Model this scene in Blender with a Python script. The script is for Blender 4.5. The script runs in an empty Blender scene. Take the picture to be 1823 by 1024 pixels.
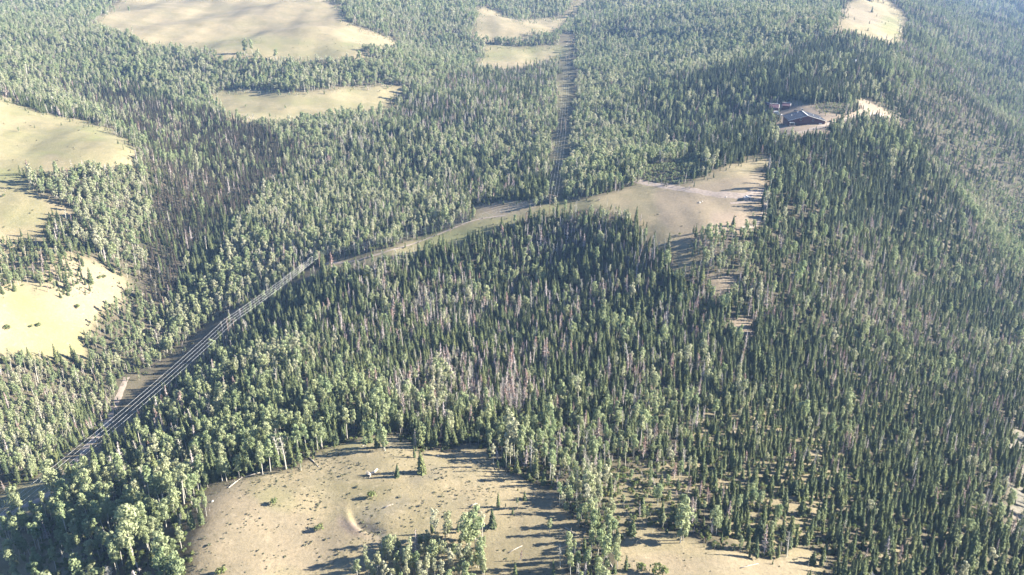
import bpy, math, random
import numpy as np
from mathutils import Vector, Matrix
from mathutils.bvhtree import BVHTree

random.seed(11)
rng = np.random.RandomState(11)
scene = bpy.context.scene
COL = scene.collection

# ---------------------------------------------------------------- camera, sky, sun, exposure
cam_data = bpy.data.cameras.new("camera")
cam = bpy.data.objects.new("camera", cam_data)
COL.objects.link(cam)
cam_data.sensor_width = 36.0
cam_data.lens = 36.0 * 1500.0 / 1823.0
cam_data.clip_start = 1.0
cam_data.clip_end = 20000.0
cam.location = (0, 0, 210.0)
cam.rotation_euler = (math.radians(90 - 23.0), 0, 0)
scene.camera = cam

SUN_EL = math.radians(24.0)
SUN_AZ = math.radians(4.0)          # direction towards the sun, measured from +X towards +Y
world = bpy.data.worlds.new("World")
scene.world = world
world.use_nodes = True
wn = world.node_tree.nodes
wl = world.node_tree.links
sky = wn.new("ShaderNodeTexSky")
sky.sky_type = 'NISHITA'
sky.sun_disc = False
sky.sun_elevation = SUN_EL
sky.sun_rotation = math.pi / 2 - SUN_AZ
sky.altitude = 2500
sky.air_density = 1.0
sky.dust_density = 1.0
sky.ozone_density = 5.0
bg = wn["Background"]
bg.inputs["Strength"].default_value = 0.055
wl.new(sky.outputs[0], bg.inputs[0])

sun_data = bpy.data.lights.new("sun", 'SUN')
sun_data.energy = 5.0
sun_data.angle = math.radians(0.5)
sun_data.color = (1.0, 0.93, 0.79)
sun = bpy.data.objects.new("sun", sun_data)
COL.objects.link(sun)
sd = Vector((math.cos(SUN_EL) * math.cos(SUN_AZ), math.cos(SUN_EL) * math.sin(SUN_AZ), math.sin(SUN_EL)))
sun.rotation_euler = sd.to_track_quat('Z', 'Y').to_euler()
sun.location = (300, 200, 600)

vs = scene.view_settings
vs.view_transform = 'Standard'
vs.look = 'None'
vs.gamma = 1.0
vs.use_curve_mapping = False
vs.exposure = 2.28
cy = scene.cycles
cy.max_bounces = 5
cy.diffuse_bounces = 2
cy.glossy_bounces = 2
cy.transmission_bounces = 3
cy.transparent_max_bounces = 4
cy.volume_bounces = 0
cy.use_denoising = True
cy.use_adaptive_sampling = True
cy.adaptive_threshold = 0.02
cy.sample_clamp_indirect = 4.0
HAZE_DENSITY = 0.00007
# ---------------------------------------------------------------- terrain (plain numpy)
W0, H0, FPX = 1823.0, 1024.0, 1500.0
PITCH = math.radians(23.0)
CAMZ = 210.0
cp, sp = math.cos(PITCH), math.sin(PITCH)

def ray(u, v):
    a = (np.asarray(u, float) - W0 / 2) / FPX
    b = (H0 / 2 - np.asarray(v, float)) / FPX
    return np.stack([a, cp + b * sp, -sp + b * cp], -1)

def project(x, y, z):
    dz = z - CAMZ
    f = y * cp - dz * sp
    up = y * sp + dz * cp
    f = np.maximum(f, 1e-3)
    return W0 / 2 + FPX * x / f, H0 / 2 - FPX * up / f, f

CTRL = """
600 900 0;480 960 1;350 1010 1;850 930 1;700 820 -3;560 830 -2;400 870 0;300 900 -8;150 960 -26;0 1010 -42;
60 900 -46;130 820 -53;0 840 -52;200 740 -70;60 740 -66;300 660 -74;350 770 -32;440 830 -12;0 700 -62;150 660 -72;400 575 -70;230 600 -74;
480 520 -60;570 475 -46;700 440 -30;850 400 -20;1000 372 -12;
450 700 -34;600 700 -24;560 600 -36;750 700 -26;700 560 -42;900 720 -18;900 600 -34;850 500 -38;1000 460 -26;1000 560 -30;
1080 380 -8;1150 350 -2;1200 400 -2;1300 380 0;1350 340 0;1250 470 -10;1300 300 2;1200 320 -4;
1100 900 0;1300 960 -1;1000 1000 2;1100 700 -22;1250 760 -20;1400 850 -12;1550 950 -14;1600 760 -45;1750 950 -30;1820 850 -50;
1250 600 -26;1400 600 -35;1600 600 -66;1780 650 -92;1500 500 -42;1700 500 -88;1820 500 -118;1350 480 -16;1450 400 -12;1600 400 -45;1750 380 -92;
1430 215 24;1520 190 28;1600 225 18;1380 260 12;1250 260 2;1480 280 12;1650 300 -12;1800 300 -70;
1450 150 26;1300 190 12;1180 230 -2;1150 160 0;1250 100 20;1400 80 45;1540 40 62;1540 0 66;1450 20 50;1640 90 20;1650 170 8;1750 180 -50;1820 150 -80;1820 60 -80;1720 20 0;
1000 300 -14;1005 200 -4;1010 95 4;900 350 -26;780 380 -36;640 410 -48;520 440 -55;400 500 -64;330 520 -68;
800 280 -24;700 320 -38;600 350 -44;500 370 -44;430 400 -46;700 220 -14;850 180 -6;900 115 0;800 130 -4;700 180 -6;600 240 -14;550 280 -22;
250 500 -60;280 400 -42;320 300 -22;350 230 -8;300 190 2;200 140 18;100 100 38;
230 270 16;150 215 20;60 190 24;0 172 25;50 260 14;100 350 0;180 330 0;180 430 -25;90 440 -14;200 500 -48;100 520 -34;60 600 -50;0 500 -38;0 350 2;
450 200 2;550 180 4;680 160 0;550 130 18;400 110 28;330 60 48;450 60 52;600 70 48;450 5 78;250 5 68;50 30 66;650 30 62;750 100 12;800 60 24;
900 50 32;960 70 16;1000 50 22;930 90 8;1020 20 45;880 10 50;1100 60 22;1150 10 50;1300 20 58;
0 -90 128;450 -90 125;900 -90 120;1350 -90 115;1700 -70 60;1900 -60 20;2100 200 -120;2100 600 -150;2000 1000 -90;1500 1300 -6;1000 1300 0;500 1300 -8;0 1300 -40;-300 1100 -70;-300 800 -70;-300 500 -10;-300 300 70;-300 100 90;-200 -60 95;2300 -60 20
"""
_c = np.array([[float(t) for t in s.split()] for s in CTRL.replace("\n", "").split(";") if s.strip()])
_d = ray(_c[:, 0], _c[:, 1])
_t = (_c[:, 2] - CAMZ) / _d[:, 2]
_cx, _cy = _d[:, 0] * _t, _d[:, 1] * _t

def _lp(x, y):
    r = np.hypot(x, y) + 1e-6
    return np.arctan2(x, y) * 1.35, np.log(r)

_ca, _cr = _lp(_cx, _cy)
_cr = np.minimum(_cr, 9.0)

def _phi(r2):
    return np.where(r2 > 0, 0.5 * r2 * np.log(r2 + 1e-12), 0.0)

_n = len(_ca)
_K = _phi((_ca[:, None] - _ca) ** 2 + (_cr[:, None] - _cr) ** 2) + np.eye(_n) * 6e-3
_P = np.stack([np.ones(_n), _ca, _cr], 1)
_A = np.block([[_K, _P], [_P.T, np.zeros((3, 3))]])
_w = np.linalg.solve(_A, np.concatenate([_c[:, 2], np.zeros(3)]))

_rs = np.random.RandomState(5)
_waves = [(lam, amp, _rs.uniform(0, 6.283), _rs.uniform(0, 6.283)) for lam, amp in
          [(520, 5.0), (330, 3.5), (210, 2.6), (150, 1.5), (96, .7), (61, .35), (43, .2), (27, .12), (17, .07)] for _k in range(3)]

def sstep(a, b, x):
    t = np.clip((x - a) / (b - a), 0, 1)
    return t * t * (3 - 2 * t)

def height(x, y):
    x = np.asarray(x, float); y = np.asarray(y, float)
    shp = x.shape
    x = x.ravel(); y = y.ravel()
    a, r = _lp(x, y)
    out = np.empty_like(a)
    for i in range(0, len(a), 20000):
        s = slice(i, i + 20000)
        k = _phi((a[s, None] - _ca) ** 2 + (r[s, None] - _cr) ** 2)
        out[s] = k @ _w[:_n] + _w[_n] + _w[_n + 1] * a[s] + _w[_n + 2] * r[s]
    amp_far = sstep(250, 900, np.hypot(x, y))
    for lam, amp, th, ph in _waves:
        k = 6.283 / lam
        g = amp * np.sin(k * (x * math.cos(th) + y * math.sin(th)) + ph)
        out += g * ((0.25 + 0.35 * amp_far) if lam > 90 else 0.8)
    # the eroded cut in the near meadow
    cx, cy = SCAR
    dx, dy = x - cx, y - cy
    q = dx * 0.80 - dy * 0.60      # along the cut
    p = dx * 0.60 + dy * 0.80      # across it (uphill is +)
    p = p - 0.035 * q * q
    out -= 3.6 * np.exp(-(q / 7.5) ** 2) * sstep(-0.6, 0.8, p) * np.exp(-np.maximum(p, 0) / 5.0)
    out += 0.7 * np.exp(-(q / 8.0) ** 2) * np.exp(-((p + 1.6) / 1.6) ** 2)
    return out.reshape(shp)

SCAR = (1e6, 1e6)

def ground_at(u, v, h=0.0):
    """world point(s) where the ray through a photo pixel first comes down to h metres above the terrain"""
    d = ray(u, v).reshape(-1, 3)
    ts = np.exp(np.linspace(math.log(120), math.log(7000), 1500))
    res = []
    for k in range(len(d)):
        X = d[k] * ts[:, None]
        g = (CAMZ + X[:, 2]) - height(X[:, 0], X[:, 1]) - h
        i = int(np.argmax(g < 0)) if (g < 0).any() else len(ts) - 1
        i = max(i, 1)
        t = ts[i - 1] + (ts[i] - ts[i - 1]) * g[i - 1] / max(g[i - 1] - g[i], 1e-9)
        P = d[k] * t
        res.append((P[0], P[1], CAMZ + P[2] - h))
    return res
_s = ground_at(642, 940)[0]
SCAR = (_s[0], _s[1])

# ---------------------------------------------------------------- what grows where (outlines on the ground)
def P(s):
    return np.array([[float(t) for t in q.split(",")] for q in s.split()])

def inside(poly, u, v):
    r = np.zeros(u.shape, bool)
    n = len(poly)
    for i in range(n):
        x1, y1 = poly[i]; x2, y2 = poly[i - 1]
        if y1 == y2:
            continue
        c = ((y1 > v) != (y2 > v)) & (u < (x2 - x1) * (v - y1) / (y2 - y1) + x1)
        r ^= c
    return r

MEADOW = P("320,1400 345,1000 352,950 372,905 384,868 400,854 470,846 520,838 560,812 600,792 640,780 700,774 742,792 760,812 800,806 850,792 884,806 905,850 925,880 905,925 880,960 868,1010 862,1400")
SCRUB = P("860,900 905,850 985,870 1008,905 1030,930 1040,960 1020,1000 1010,1400 850,1400 862,1000")
OPENS = {
 'near': MEADOW,
 'near_r': P("1075,1400 1085,1010 1100,960 1130,935 1185,952 1240,968 1310,982 1385,985 1405,970 1455,985 1480,1010 1440,1050 1400,1400"),
 'clear': P("1060,352 1085,346 1110,340 1140,322 1212,330 1245,318 1290,296 1330,280 1366,275 1378,300 1362,330 1376,345 1366,380 1352,402 1330,415 1262,425 1250,455 1250,492 1196,490 1188,450 1150,425 1120,395 1080,375"),
 'small1': P("1262,488 1310,490 1318,525 1268,528"), 'small2': P("1300,565 1350,572 1348,602 1296,600"),
 'ridge': P("572,482 580,466 640,458 700,442 760,424 800,408 850,388 960,368 1062,352 1080,368 1000,382 960,392 900,408 830,430 720,460 640,478 590,488"),
 'line': P("560,478 580,482 548,502 462,546 430,576 366,646 342,668 296,711 246,753 188,808 140,862 118,884 66,914 12,945 -400,1250 -400,1120 0,895 40,866 75,845 100,822 160,778 196,725 206,680 236,662 268,668 306,636 365,590 430,548 500,512"),
 'hill': P("-300,175 0,170 30,178 60,198 150,212 200,232 238,262 232,305 150,305 110,312 70,312 45,306 60,335 130,372 135,395 85,388 75,412 100,432 150,458 200,472 234,502 215,532 172,562 152,602 145,650 60,640 0,632 -300,640"),
 'top_l': P("158,48 215,0 240,-60 570,-60 590,0 612,20 618,42 696,70 706,92 650,88 662,106 600,116 480,110 425,104 402,118 380,98 330,92 262,84 235,66"),
 'mid_l': P("372,170 402,160 460,160 520,165 600,158 680,150 730,154 696,200 620,204 560,214 500,224 400,214"),
 'tm1': P("848,14 872,14 915,34 960,48 936,76 880,76 842,70"), 'tm2': P("930,36 1000,30 1030,-10 1050,0 1018,40 985,62 955,64"),
 'tm3': P("868,78 925,84 1005,80 1014,98 960,118 905,128 845,124"), 'tm4': P("655,62 700,68 712,86 680,84"),
 'summit': P("1488,38 1505,10 1530,-5 1575,-2 1612,30 1606,80 1570,80 1525,66 1480,56"), 'spur': P("1388,52 1418,36 1464,24 1466,34 1420,46 1392,58"),
 'yard': P("1356,198 1374,196 1398,184 1414,180 1440,186 1474,200 1510,206 1528,202 1512,180 1545,176 1572,194 1604,216 1592,232 1562,214 1530,220 1486,228 1474,248 1398,250 1368,232 1385,215"),
 'trail': P("1592,214 1606,214 1650,270 1645,280"),
 'cut': P("998,60 1022,60 1027,150 1023,200 1018,260 1009,310 1008,366 972,366 980,300 985,220 993,150"),
 'patch': P("848,366 900,358 958,360 950,382 880,390 850,388"),
 'bare_r': P("1798,780 1830,760 1830,960 1805,960"),
}
# name, outline, density, share of aspen, share of dead wood, height factor, kind of conifer (0 green, 1 blue, 2 grey-brown)
ZONES = [
 ("center_slope", "380,420 560,270 700,180 850,120 1000,95 1000,370 850,385 700,440 575,465 440,540 300,640 240,660 250,560", 1.0, .55, .13, 1.0, 0),
 ("central_dark", "560,300 700,250 780,300 760,380 640,420 480,440 430,420", 1.0, .38, .15, 1.0, 0),
 ("upper_dark", "760,170 850,120 990,95 990,150 900,200 780,240 690,240 640,260 600,300 560,280", 1.0, .22, .28, .95, 0),
 ("right_aspen", "1010,95 1025,0 1500,-60 1490,60 1400,100 1330,110 1160,150 1120,185 1140,240 1360,275 1290,290 1210,330 1140,325 1060,352 1010,370", 1.0, .86, .07, .9, 0),
 ("shade_stripe", "1130,175 1150,150 1230,140 1320,120 1500,90 1620,110 1700,170 1640,230 1500,180 1380,185 1300,200 1200,190", 1.0, .12, .05, 1.0, 1),
 ("yard_belt", "1150,270 1180,240 1380,230 1500,250 1600,240 1650,300 1600,400 1480,420 1380,400 1370,300 1290,292", 1.0, .12, .05, 1.1, 1),
 ("far_right", "1600,-80 2200,-80 2200,320 1700,320 1620,220 1640,100", 1.0, .35, .22, .9, 1),
 ("top_mass", "-300,-200 2200,-200 2200,-20 1040,-20 1010,95 850,120 700,180 540,280 440,230 350,200 240,150 0,160 -300,160", 1.0, .9, .05, .85, 0),
 ("far_right2", "1590,-80 2200,-80 2200,320 1700,320 1620,220 1560,80", 1.0, .4, .22, .85, 1),
 ("ravine", "120,160 200,165 300,185 380,205 450,225 540,265 520,300 430,370 360,420 320,520 270,560 245,500 270,420 280,340 240,270 150,205", 1.25, .10, .10, 1.05, 2),
 ("ravine_edge", "0,140 120,165 250,250 270,340 250,440 262,480 240,520 205,470 130,430 140,385 45,335 60,290 236,290 240,258 150,208 0,165", 1.0, .93, .12, .95, 0),
 ("hill_trees", "-60,415 60,425 110,445 150,470 160,515 130,530 95,512 60,500 30,520 -60,530", .95, .3, .08, .8, 0),
 ("hill_foot", "-300,632 60,640 140,650 150,690 100,735 0,735 -300,735", 1.0, .4, .12, .9, 0),
 ("left_aspen", "-300,700 60,690 135,700 130,760 90,830 0,885 -300,1080", 1.0, .9, .12, .85, 0),
 ("creek", "150,560 235,500 262,560 240,650 190,680 150,660", 1.0, .85, .05, .8, 0),
 ("belt_left", "375,660 560,600 700,660 720,760 600,790 520,835 400,850 350,800 300,760 260,760 300,720", .85, .5, .06, .95, 0),
 ("bottom_left", "-300,1100 0,940 66,912 118,884 200,812 330,800 384,868 372,905 345,1000 340,1400 -300,1400", .55, .62, .12, 1.1, 0),
 ("front_clump", "690,1012 712,985 750,972 800,962 862,948 868,980 862,1010 860,1100 640,1100 664,1045", 1.25, 1.0, .10, .85, 0),
 ("shade_aspens", "845,790 905,770 960,740 1060,760 1220,770 1225,860 1160,880 1120,930 1080,1000 1060,1100 1000,1100 1010,950 1000,905 930,870 905,850", .95, .66, .32, .95, 0),
 ("center_snags", "700,640 860,620 960,700 900,770 760,770 690,740", 1.1, .25, .5, 1.0, 0),
 ("snags2", "740,500 860,490 880,560 800,600 740,570", 1.1, .25, .5, 1.0, 0),
 ("right_green", "1690,330 1900,320 1900,500 1800,500 1750,430", 1.0, .85, .05, .85, 0),
 ("clear_aspens", "1238,425 1345,415 1350,485 1262,486 1246,460", 1.1, .85, .2, .9, 0),
 ("clear_shrubs", "1140,322 1150,300 1240,275 1262,300 1240,314 1210,330", 1.2, 1.0, 0, .55, 0),
 ("yard_shrubs", "1448,184 1500,184 1514,200 1470,202 1444,192", 1.3, 1.0, 0, .4, 0),
 ("yard_shrubs2", "1546,174 1575,188 1625,222 1606,220 1572,192", 1.4, .9, 0, .45, 0),
 ("strip_shrubs", "1020,362 1064,356 1078,372 1100,395 1060,385 1010,385", 1.3, .75, .05, .35, 0),
]
ZONES.insert(12, ("right_lower", "1240,700 1400,660 1700,700 1790,780 1800,1100 1240,1100", .9, .07, .14, .95, 0))
ZONES = [(a, P(b), *c) for a, b, *c in ZONES]
SPARSE = [("scrub", SCRUB, .10, .35, .1, .7, 0),
          ("gap1", P("1085,860 1150,820 1240,830 1250,880 1200,930 1130,950 1085,960"), .45, .6, .2, .8, 0),
          ("gap2", P("1230,740 1330,720 1500,790 1500,900 1440,960 1300,970 1240,900"), .8, .06, .14, .95, 0),
          ("gap3", P("-300,1100 0,950 60,950 140,975 120,1100 -300,1400"), .45, .7, .1, .95, 0),
          ("meadow_edge", P("560,800 640,772 740,770 745,800 700,815 600,800"), .22, .6, .3, .9, 0)]

def vnoise(x, y, s, seed=0):
    """smooth value noise, 0..1"""
    x = x / s; y = y / s
    xi = np.floor(x).astype(np.int64); yi = np.floor(y).astype(np.int64)
    fx = x - xi; fy = y - yi
    fx = fx * fx * (3 - 2 * fx); fy = fy * fy * (3 - 2 * fy)
    def h(a, b):
        n = (a * 374761393 + b * 668265263 + seed * 974634777) & 0x7fffffff
        n = ((n ^ (n >> 13)) * 1274126177) & 0x7fffffff
        return ((n ^ (n >> 16)) & 0xffff) / 65535.0
    return (h(xi, yi) * (1 - fx) + h(xi + 1, yi) * fx) * (1 - fy) + (h(xi, yi + 1) * (1 - fx) + h(xi + 1, yi + 1) * fx) * fy

def pix(x, y, z, wob=1.0):
    """photo pixel of a ground point, the outlines roughened by wobble of a few metres"""
    wx = (vnoise(x, y, 26, 17) - .5) * 13 + (vnoise(x, y, 9, 3) - .5) * 8 + (vnoise(x, y, 3, 4) - .5) * 3
    wy = (vnoise(x, y, 26, 18) - .5) * 13 + (vnoise(x, y, 9, 5) - .5) * 8 + (vnoise(x, y, 3, 6) - .5) * 3
    u, v, f = project(x + wx * wob, y + wy * wob, z)
    return u, v, f

def is_open(u, v):
    o = np.zeros(u.shape, bool)
    for p in OPENS.values():
        o |= inside(p, u, v)
    for n in ("hill_trees", "front_clump", "clear_aspens", "clear_shrubs", "yard_shrubs", "yard_shrubs2"):
        o &= ~inside([z for z in ZONES if z[0] == n][0][1], u, v)
    return o

# ---------------------------------------------------------------- materials
def new_mat(name):
    m = bpy.data.materials.new(name)
    m.use_nodes = True
    nt = m.node_tree
    b = nt.nodes["Principled BSDF"]
    b.inputs["Roughness"].default_value = 0.9
    b.inputs["Specular IOR Level"].default_value = 0.15
    return m, nt, b

def ramp(nt, src, stops):
    r = nt.nodes.new("ShaderNodeValToRGB")
    e = r.color_ramp.elements
    e[0].position, e[0].color = stops[0][0], (*stops[0][1], 1)
    e[1].position, e[1].color = stops[-1][0], (*stops[-1][1], 1)
    for p, c in stops[1:-1]:
        n = e.new(p); n.color = (*c, 1)
    nt.links.new(src, r.inputs[0])
    return r.outputs[0]

def foliage(name, cols, trans=0.25, vary=0.35):
    """leaf material: each tree has its own tone, each part of the crown a little more"""
    m, nt, b = new_mat(name)
    N, L = nt.nodes, nt.links
    oi = N.new("ShaderNodeObjectInfo")
    c = ramp(nt, oi.outputs["Random"], [(i / (len(cols) - 1), q) for i, q in enumerate(cols)])
    tc = N.new("ShaderNodeTexCoord")
    no = N.new("ShaderNodeTexNoise"); no.inputs["Scale"].default_value = 0.9; no.inputs["Detail"].default_value = 3
    L.new(tc.outputs["Object"], no.inputs["Vector"])
    mr = N.new("ShaderNodeMapRange"); mr.inputs[1].default_value = .3; mr.inputs[2].default_value = .7
    mr.inputs[3].default_value = 1 - vary; mr.inputs[4].default_value = 1 + vary
    L.new(no.outputs["Fac"], mr.inputs[0])
    mx = N.new("ShaderNodeVectorMath"); mx.operation = 'SCALE'
    L.new(c, mx.inputs[0]); L.new(mr.outputs[0], mx.inputs["Scale"])
    L.new(mx.outputs[0], b.inputs["Base Color"])
    tr = N.new("ShaderNodeBsdfTranslucent"); L.new(mx.outputs[0], tr.inputs["Color"])
    ms = N.new("ShaderNodeMixShader"); ms.inputs[0].default_value = trans
    L.new(b.outputs[0], ms.inputs[1]); L.new(tr.outputs[0], ms.inputs[2])
    L.new(ms.outputs[0], N["Material Output"].inputs["Surface"])
    return m

def plain(name, col, rough=.85, noise=0.25, scale=2.0, metal=0):
    m, nt, b = new_mat(name)
    N, L = nt.nodes, nt.links
    tc = N.new("ShaderNodeTexCoord")
    no = N.new("ShaderNodeTexNoise"); no.inputs["Scale"].default_value = scale; no.inputs["Detail"].default_value = 5
    L.new(tc.outputs["Object"], no.inputs["Vector"])
    c = ramp(nt, no.outputs["Fac"], [(.3, tuple(q * (1 - noise) for q in col)), (.7, tuple(min(1, q * (1 + noise)) for q in col))])
    L.new(c, b.inputs["Base Color"])
    b.inputs["Roughness"].default_value = rough
    b.inputs["Metallic"].default_value = metal
    return m

M = {
 'spruce': foliage("spruce_needles", [(.120, .150, .072), (.152, .178, .080), (.095, .122, .066), (.178, .195, .088), (.12, .148, .075)], .22, .3),
 'blue': foliage("blue_spruce_needles", [(.098, .126, .078), (.128, .152, .085), (.082, .108, .072), (.142, .162, .086)], .22, .3),
 'brown': foliage("browned_needles", [(.090, .078, .062), (.068, .072, .05), (.118, .092, .078), (.06, .072, .046)], .15, .3),
 'aspen': foliage("aspen_leaves", [(.275, .325, .17), (.33, .365, .20), (.24, .30, .155), (.365, .385, .225), (.295, .34, .175)], .38, .2),
 'aspen_pale': foliage("pale_aspen_leaves", [(.42, .415, .28), (.365, .385, .225), (.47, .455, .33), (.345, .37, .20)], .38, .2),
 'red': foliage("rusty_needles", [(.36, .22, .17), (.38, .26, .21), (.30, .21, .175), (.36, .29, .255)], .1, .3),
 'shrub': foliage("shrub_leaves", [(.15, .19, .065), (.19, .21, .08), (.13, .175, .07), (.21, .21, .09)], .25, .3),
 'sage': foliage("sagebrush_leaves", [(.16, .16, .095), (.20, .19, .13), (.12, .13, .075)], .1, .3),
 'bark': plain("spruce_bark", (.11, .085, .065)),
 'aspen_bark': plain("aspen_bark", (.48, .45, .38), .8, .25, 3.0),
 'dead': plain("dead_wood", (.52, .46, .43), .9, .25, 2.0),
 'log': plain("weathered_log", (.42, .37, .31)),
}

def terrain_material():
    m, nt, b = new_mat("ground_soil")
    N, L = nt.nodes, nt.links
    geo = N.new("ShaderNodeNewGeometry")
    def noise(scale, detail=6, rough=.6):
        n = N.new("ShaderNodeTexNoise"); n.inputs["Scale"].default_value = scale
        n.inputs["Detail"].default_value = detail; n.inputs["Roughness"].default_value = rough
        L.new(geo.outputs["Position"], n.inputs["Vector"])
        return n.outputs["Fac"]
    def attr(k):
        a = N.new("ShaderNodeAttribute"); a.attribute_name = k
        return a.outputs["Fac"]
    def mix(f, a, c):
        x = N.new("ShaderNodeMix"); x.data_type = 'RGBA'
        for s, q in ((0, f), (6, a), (7, c)):
            if isinstance(q, tuple): x.inputs[s].default_value = (*q, 1)
            elif isinstance(q, float): x.inputs[s].default_value = q
            else: L.new(q, x.inputs[s])
        return x.outputs[2]
    def rng_(f, a, b_, c=0., d=1.):
        r = N.new("ShaderNodeMapRange"); r.inputs[1].default_value = a; r.inputs[2].default_value = b_
        r.inputs[3].default_value = c; r.inputs[4].default_value = d
        L.new(f, r.inputs[0]); return r.outputs[0]
    def mul(a, c):
        x = N.new("ShaderNodeMath"); x.operation = 'MULTIPLY'; x.use_clamp = True
        L.new(a, x.inputs[0])
        if isinstance(c, float): x.inputs[1].default_value = c
        else: L.new(c, x.inputs[1])
        return x.outputs[0]
    def add(a, c):
        x = N.new("ShaderNodeMath"); x.operation = 'ADD'; x.use_clamp = True
        L.new(a, x.inputs[0]); L.new(c, x.inputs[1]); return x.outputs[0]
    big, mid, fine, tiny = noise(.02, 4), noise(.09, 6), noise(.55, 6, .7), noise(2.6, 4, .7)
    forest = mix(rng_(mid, .35, .65), (.055, .052, .035), (.10, .082, .058))
    tan = mix(rng_(big, .42, .6), (.300, .243, .150), (.205, .176, .100))
    tan = mix(mul(rng_(mid, .45, .6), .75), tan, (.235, .20, .125))
    tan = mix(mul(rng_(noise(1.15, 5, .75), .54, .62), .5), tan, (.13, .115, .07))
    tan = mix(mul(rng_(fine, .50, .62), .6), tan, (.19, .16, .095))
    tan = mix(mul(rng_(tiny, .54, .64), .65), tan, (.11, .10, .06))
    tan = mix(mul(rng_(noise(.23, 5, .75), .55, .68), .5), tan, (.40, .33, .22))
    green = mix(rng_(mid, .35, .65), (.215, .205, .095), (.165, .165, .08))
    green = mix(mul(rng_(fine, .5, .65), .4), green, (.13, .145, .06))
    bare = mix(rng_(fine, .35, .65), (.275, .215, .165), (.19, .148, .112))
    tan = mix(add(mul(attr("green"), 1.0), mul(rng_(big, .52, .66), attr("green"))), tan, green)
    c = mix(attr("open"), forest, tan)
    c = mix(attr("bare"), c, bare)
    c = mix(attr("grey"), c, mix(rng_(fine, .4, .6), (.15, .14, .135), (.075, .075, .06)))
    L.new(c, b.inputs["Base Color"])
    bmp = N.new("ShaderNodeBump"); bmp.inputs["Strength"].default_value = .7; bmp.inputs["Distance"].default_value = .35
    L.new(fine, bmp.inputs["Height"]); L.new(bmp.outputs[0], b.inputs["Normal"])
    b.inputs["Roughness"].default_value = .95
    return m

# ---------------------------------------------------------------- mesh helpers
def mesh_from(name, verts, faces, mats, midx=None, smooth=False):
    me = bpy.data.meshes.new(name)
    me.from_pydata([tuple(v) for v in verts], [], faces)
    for m in mats:
        me.materials.append(m)
    if midx is not None:
        me.polygons.foreach_set("material_index", midx)
    if smooth:
        me.polygons.foreach_set("use_smooth", [True] * len(me.polygons))
    me.update()
    return me

def tag(o, label=None, cat=None, group=None, kind=None):
    if label: o["label"] = label
    if cat: o["category"] = cat
    if group: o["group"] = group
    if kind: o["kind"] = kind
    return o

def obj(name, me, parent=None, loc=None):
    o = bpy.data.objects.new(name, me)
    COL.objects.link(o)
    if parent is not None: o.parent = parent
    if loc is not None: o.location = loc
    return o

def empty(name, loc, rz=0.0, scale=1.0):
    o = bpy.data.objects.new(name, None)
    COL.objects.link(o)
    o.location = loc
    o.rotation_euler = (0, 0, rz)
    o.scale = (scale,) * 3
    o.empty_display_size = 0.5
    return o

class G:
    """collects vertices and faces"""
    def __init__(s): s.v = []; s.f = []; s.m = []
    def quad(s, a, b, c, d, m=0):
        n = len(s.v); s.v += [a, b, c, d]; s.f.append((n, n + 1, n + 2, n + 3)); s.m.append(m)
    def tri(s, a, b, c, m=0):
        n = len(s.v); s.v += [a, b, c]; s.f.append((n, n + 1, n + 2)); s.m.append(m)
    def tube(s, pts, rads, k=5, m=0, caps=True):
        pts = [Vector(p) for p in pts]
        n0 = len(s.v)
        for i, p in enumerate(pts):
            d = (pts[min(i + 1, len(pts) - 1)] - pts[max(i - 1, 0)]).normalized()
            a = d.cross(Vector((0, 0, 1)))
            if a.length < 1e-3: a = Vector((1, 0, 0))
            a.normalize(); b = d.cross(a)
            for j in range(k):
                t = 2 * math.pi * j / k
                s.v.append(p + (a * math.cos(t) + b * math.sin(t)) * rads[i])
        for i in range(len(pts) - 1):
            for j in range(k):
                q = n0 + i * k
                s.f.append((q + j, q + (j + 1) % k, q + k + (j + 1) % k, q + k + j)); s.m.append(m)
        if caps:
            s.f.append(tuple(n0 + j for j in range(k))[::-1]); s.m.append(m)
            s.f.append(tuple(n0 + (len(pts) - 1) * k + j for j in range(k))); s.m.append(m)
    def box(s, cx, cy, cz, sx, sy, sz, m=0, rz=0):
        n = len(s.v); c, q = math.cos(rz), math.sin(rz)
        for dz in (-.5, .5):
            for dx, dy in ((-.5, -.5), (.5, -.5), (.5, .5), (-.5, .5)):
                X, Y = dx * sx, dy * sy
                s.v.append(Vector((cx + X * c - Y * q, cy + X * q + Y * c, cz + dz * sz)))
        for f in ((0, 3, 2, 1), (4, 5, 6, 7), (0, 1, 5, 4), (1, 2, 6, 5), (2, 3, 7, 6), (3, 0, 4, 7)):
            s.f.append(tuple(n + i for i in f)); s.m.append(m)
    def mesh(s, name, mats, smooth=False):
        return mesh_from(name, s.v, s.f, mats, s.m, smooth)
    def merge(s, o, off):
        n = len(s.v); s.v += o.v; s.f += [tuple(n + i for i in f) for f in o.f]; s.m += [x + off for x in o.m]

# ---------------------------------------------------------------- tree models (metres, base at the origin)
def rv(r, s=1.0):
    return Vector((r.gauss(0, 1), r.gauss(0, 1), r.gauss(0, 1))).normalized() * s

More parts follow.
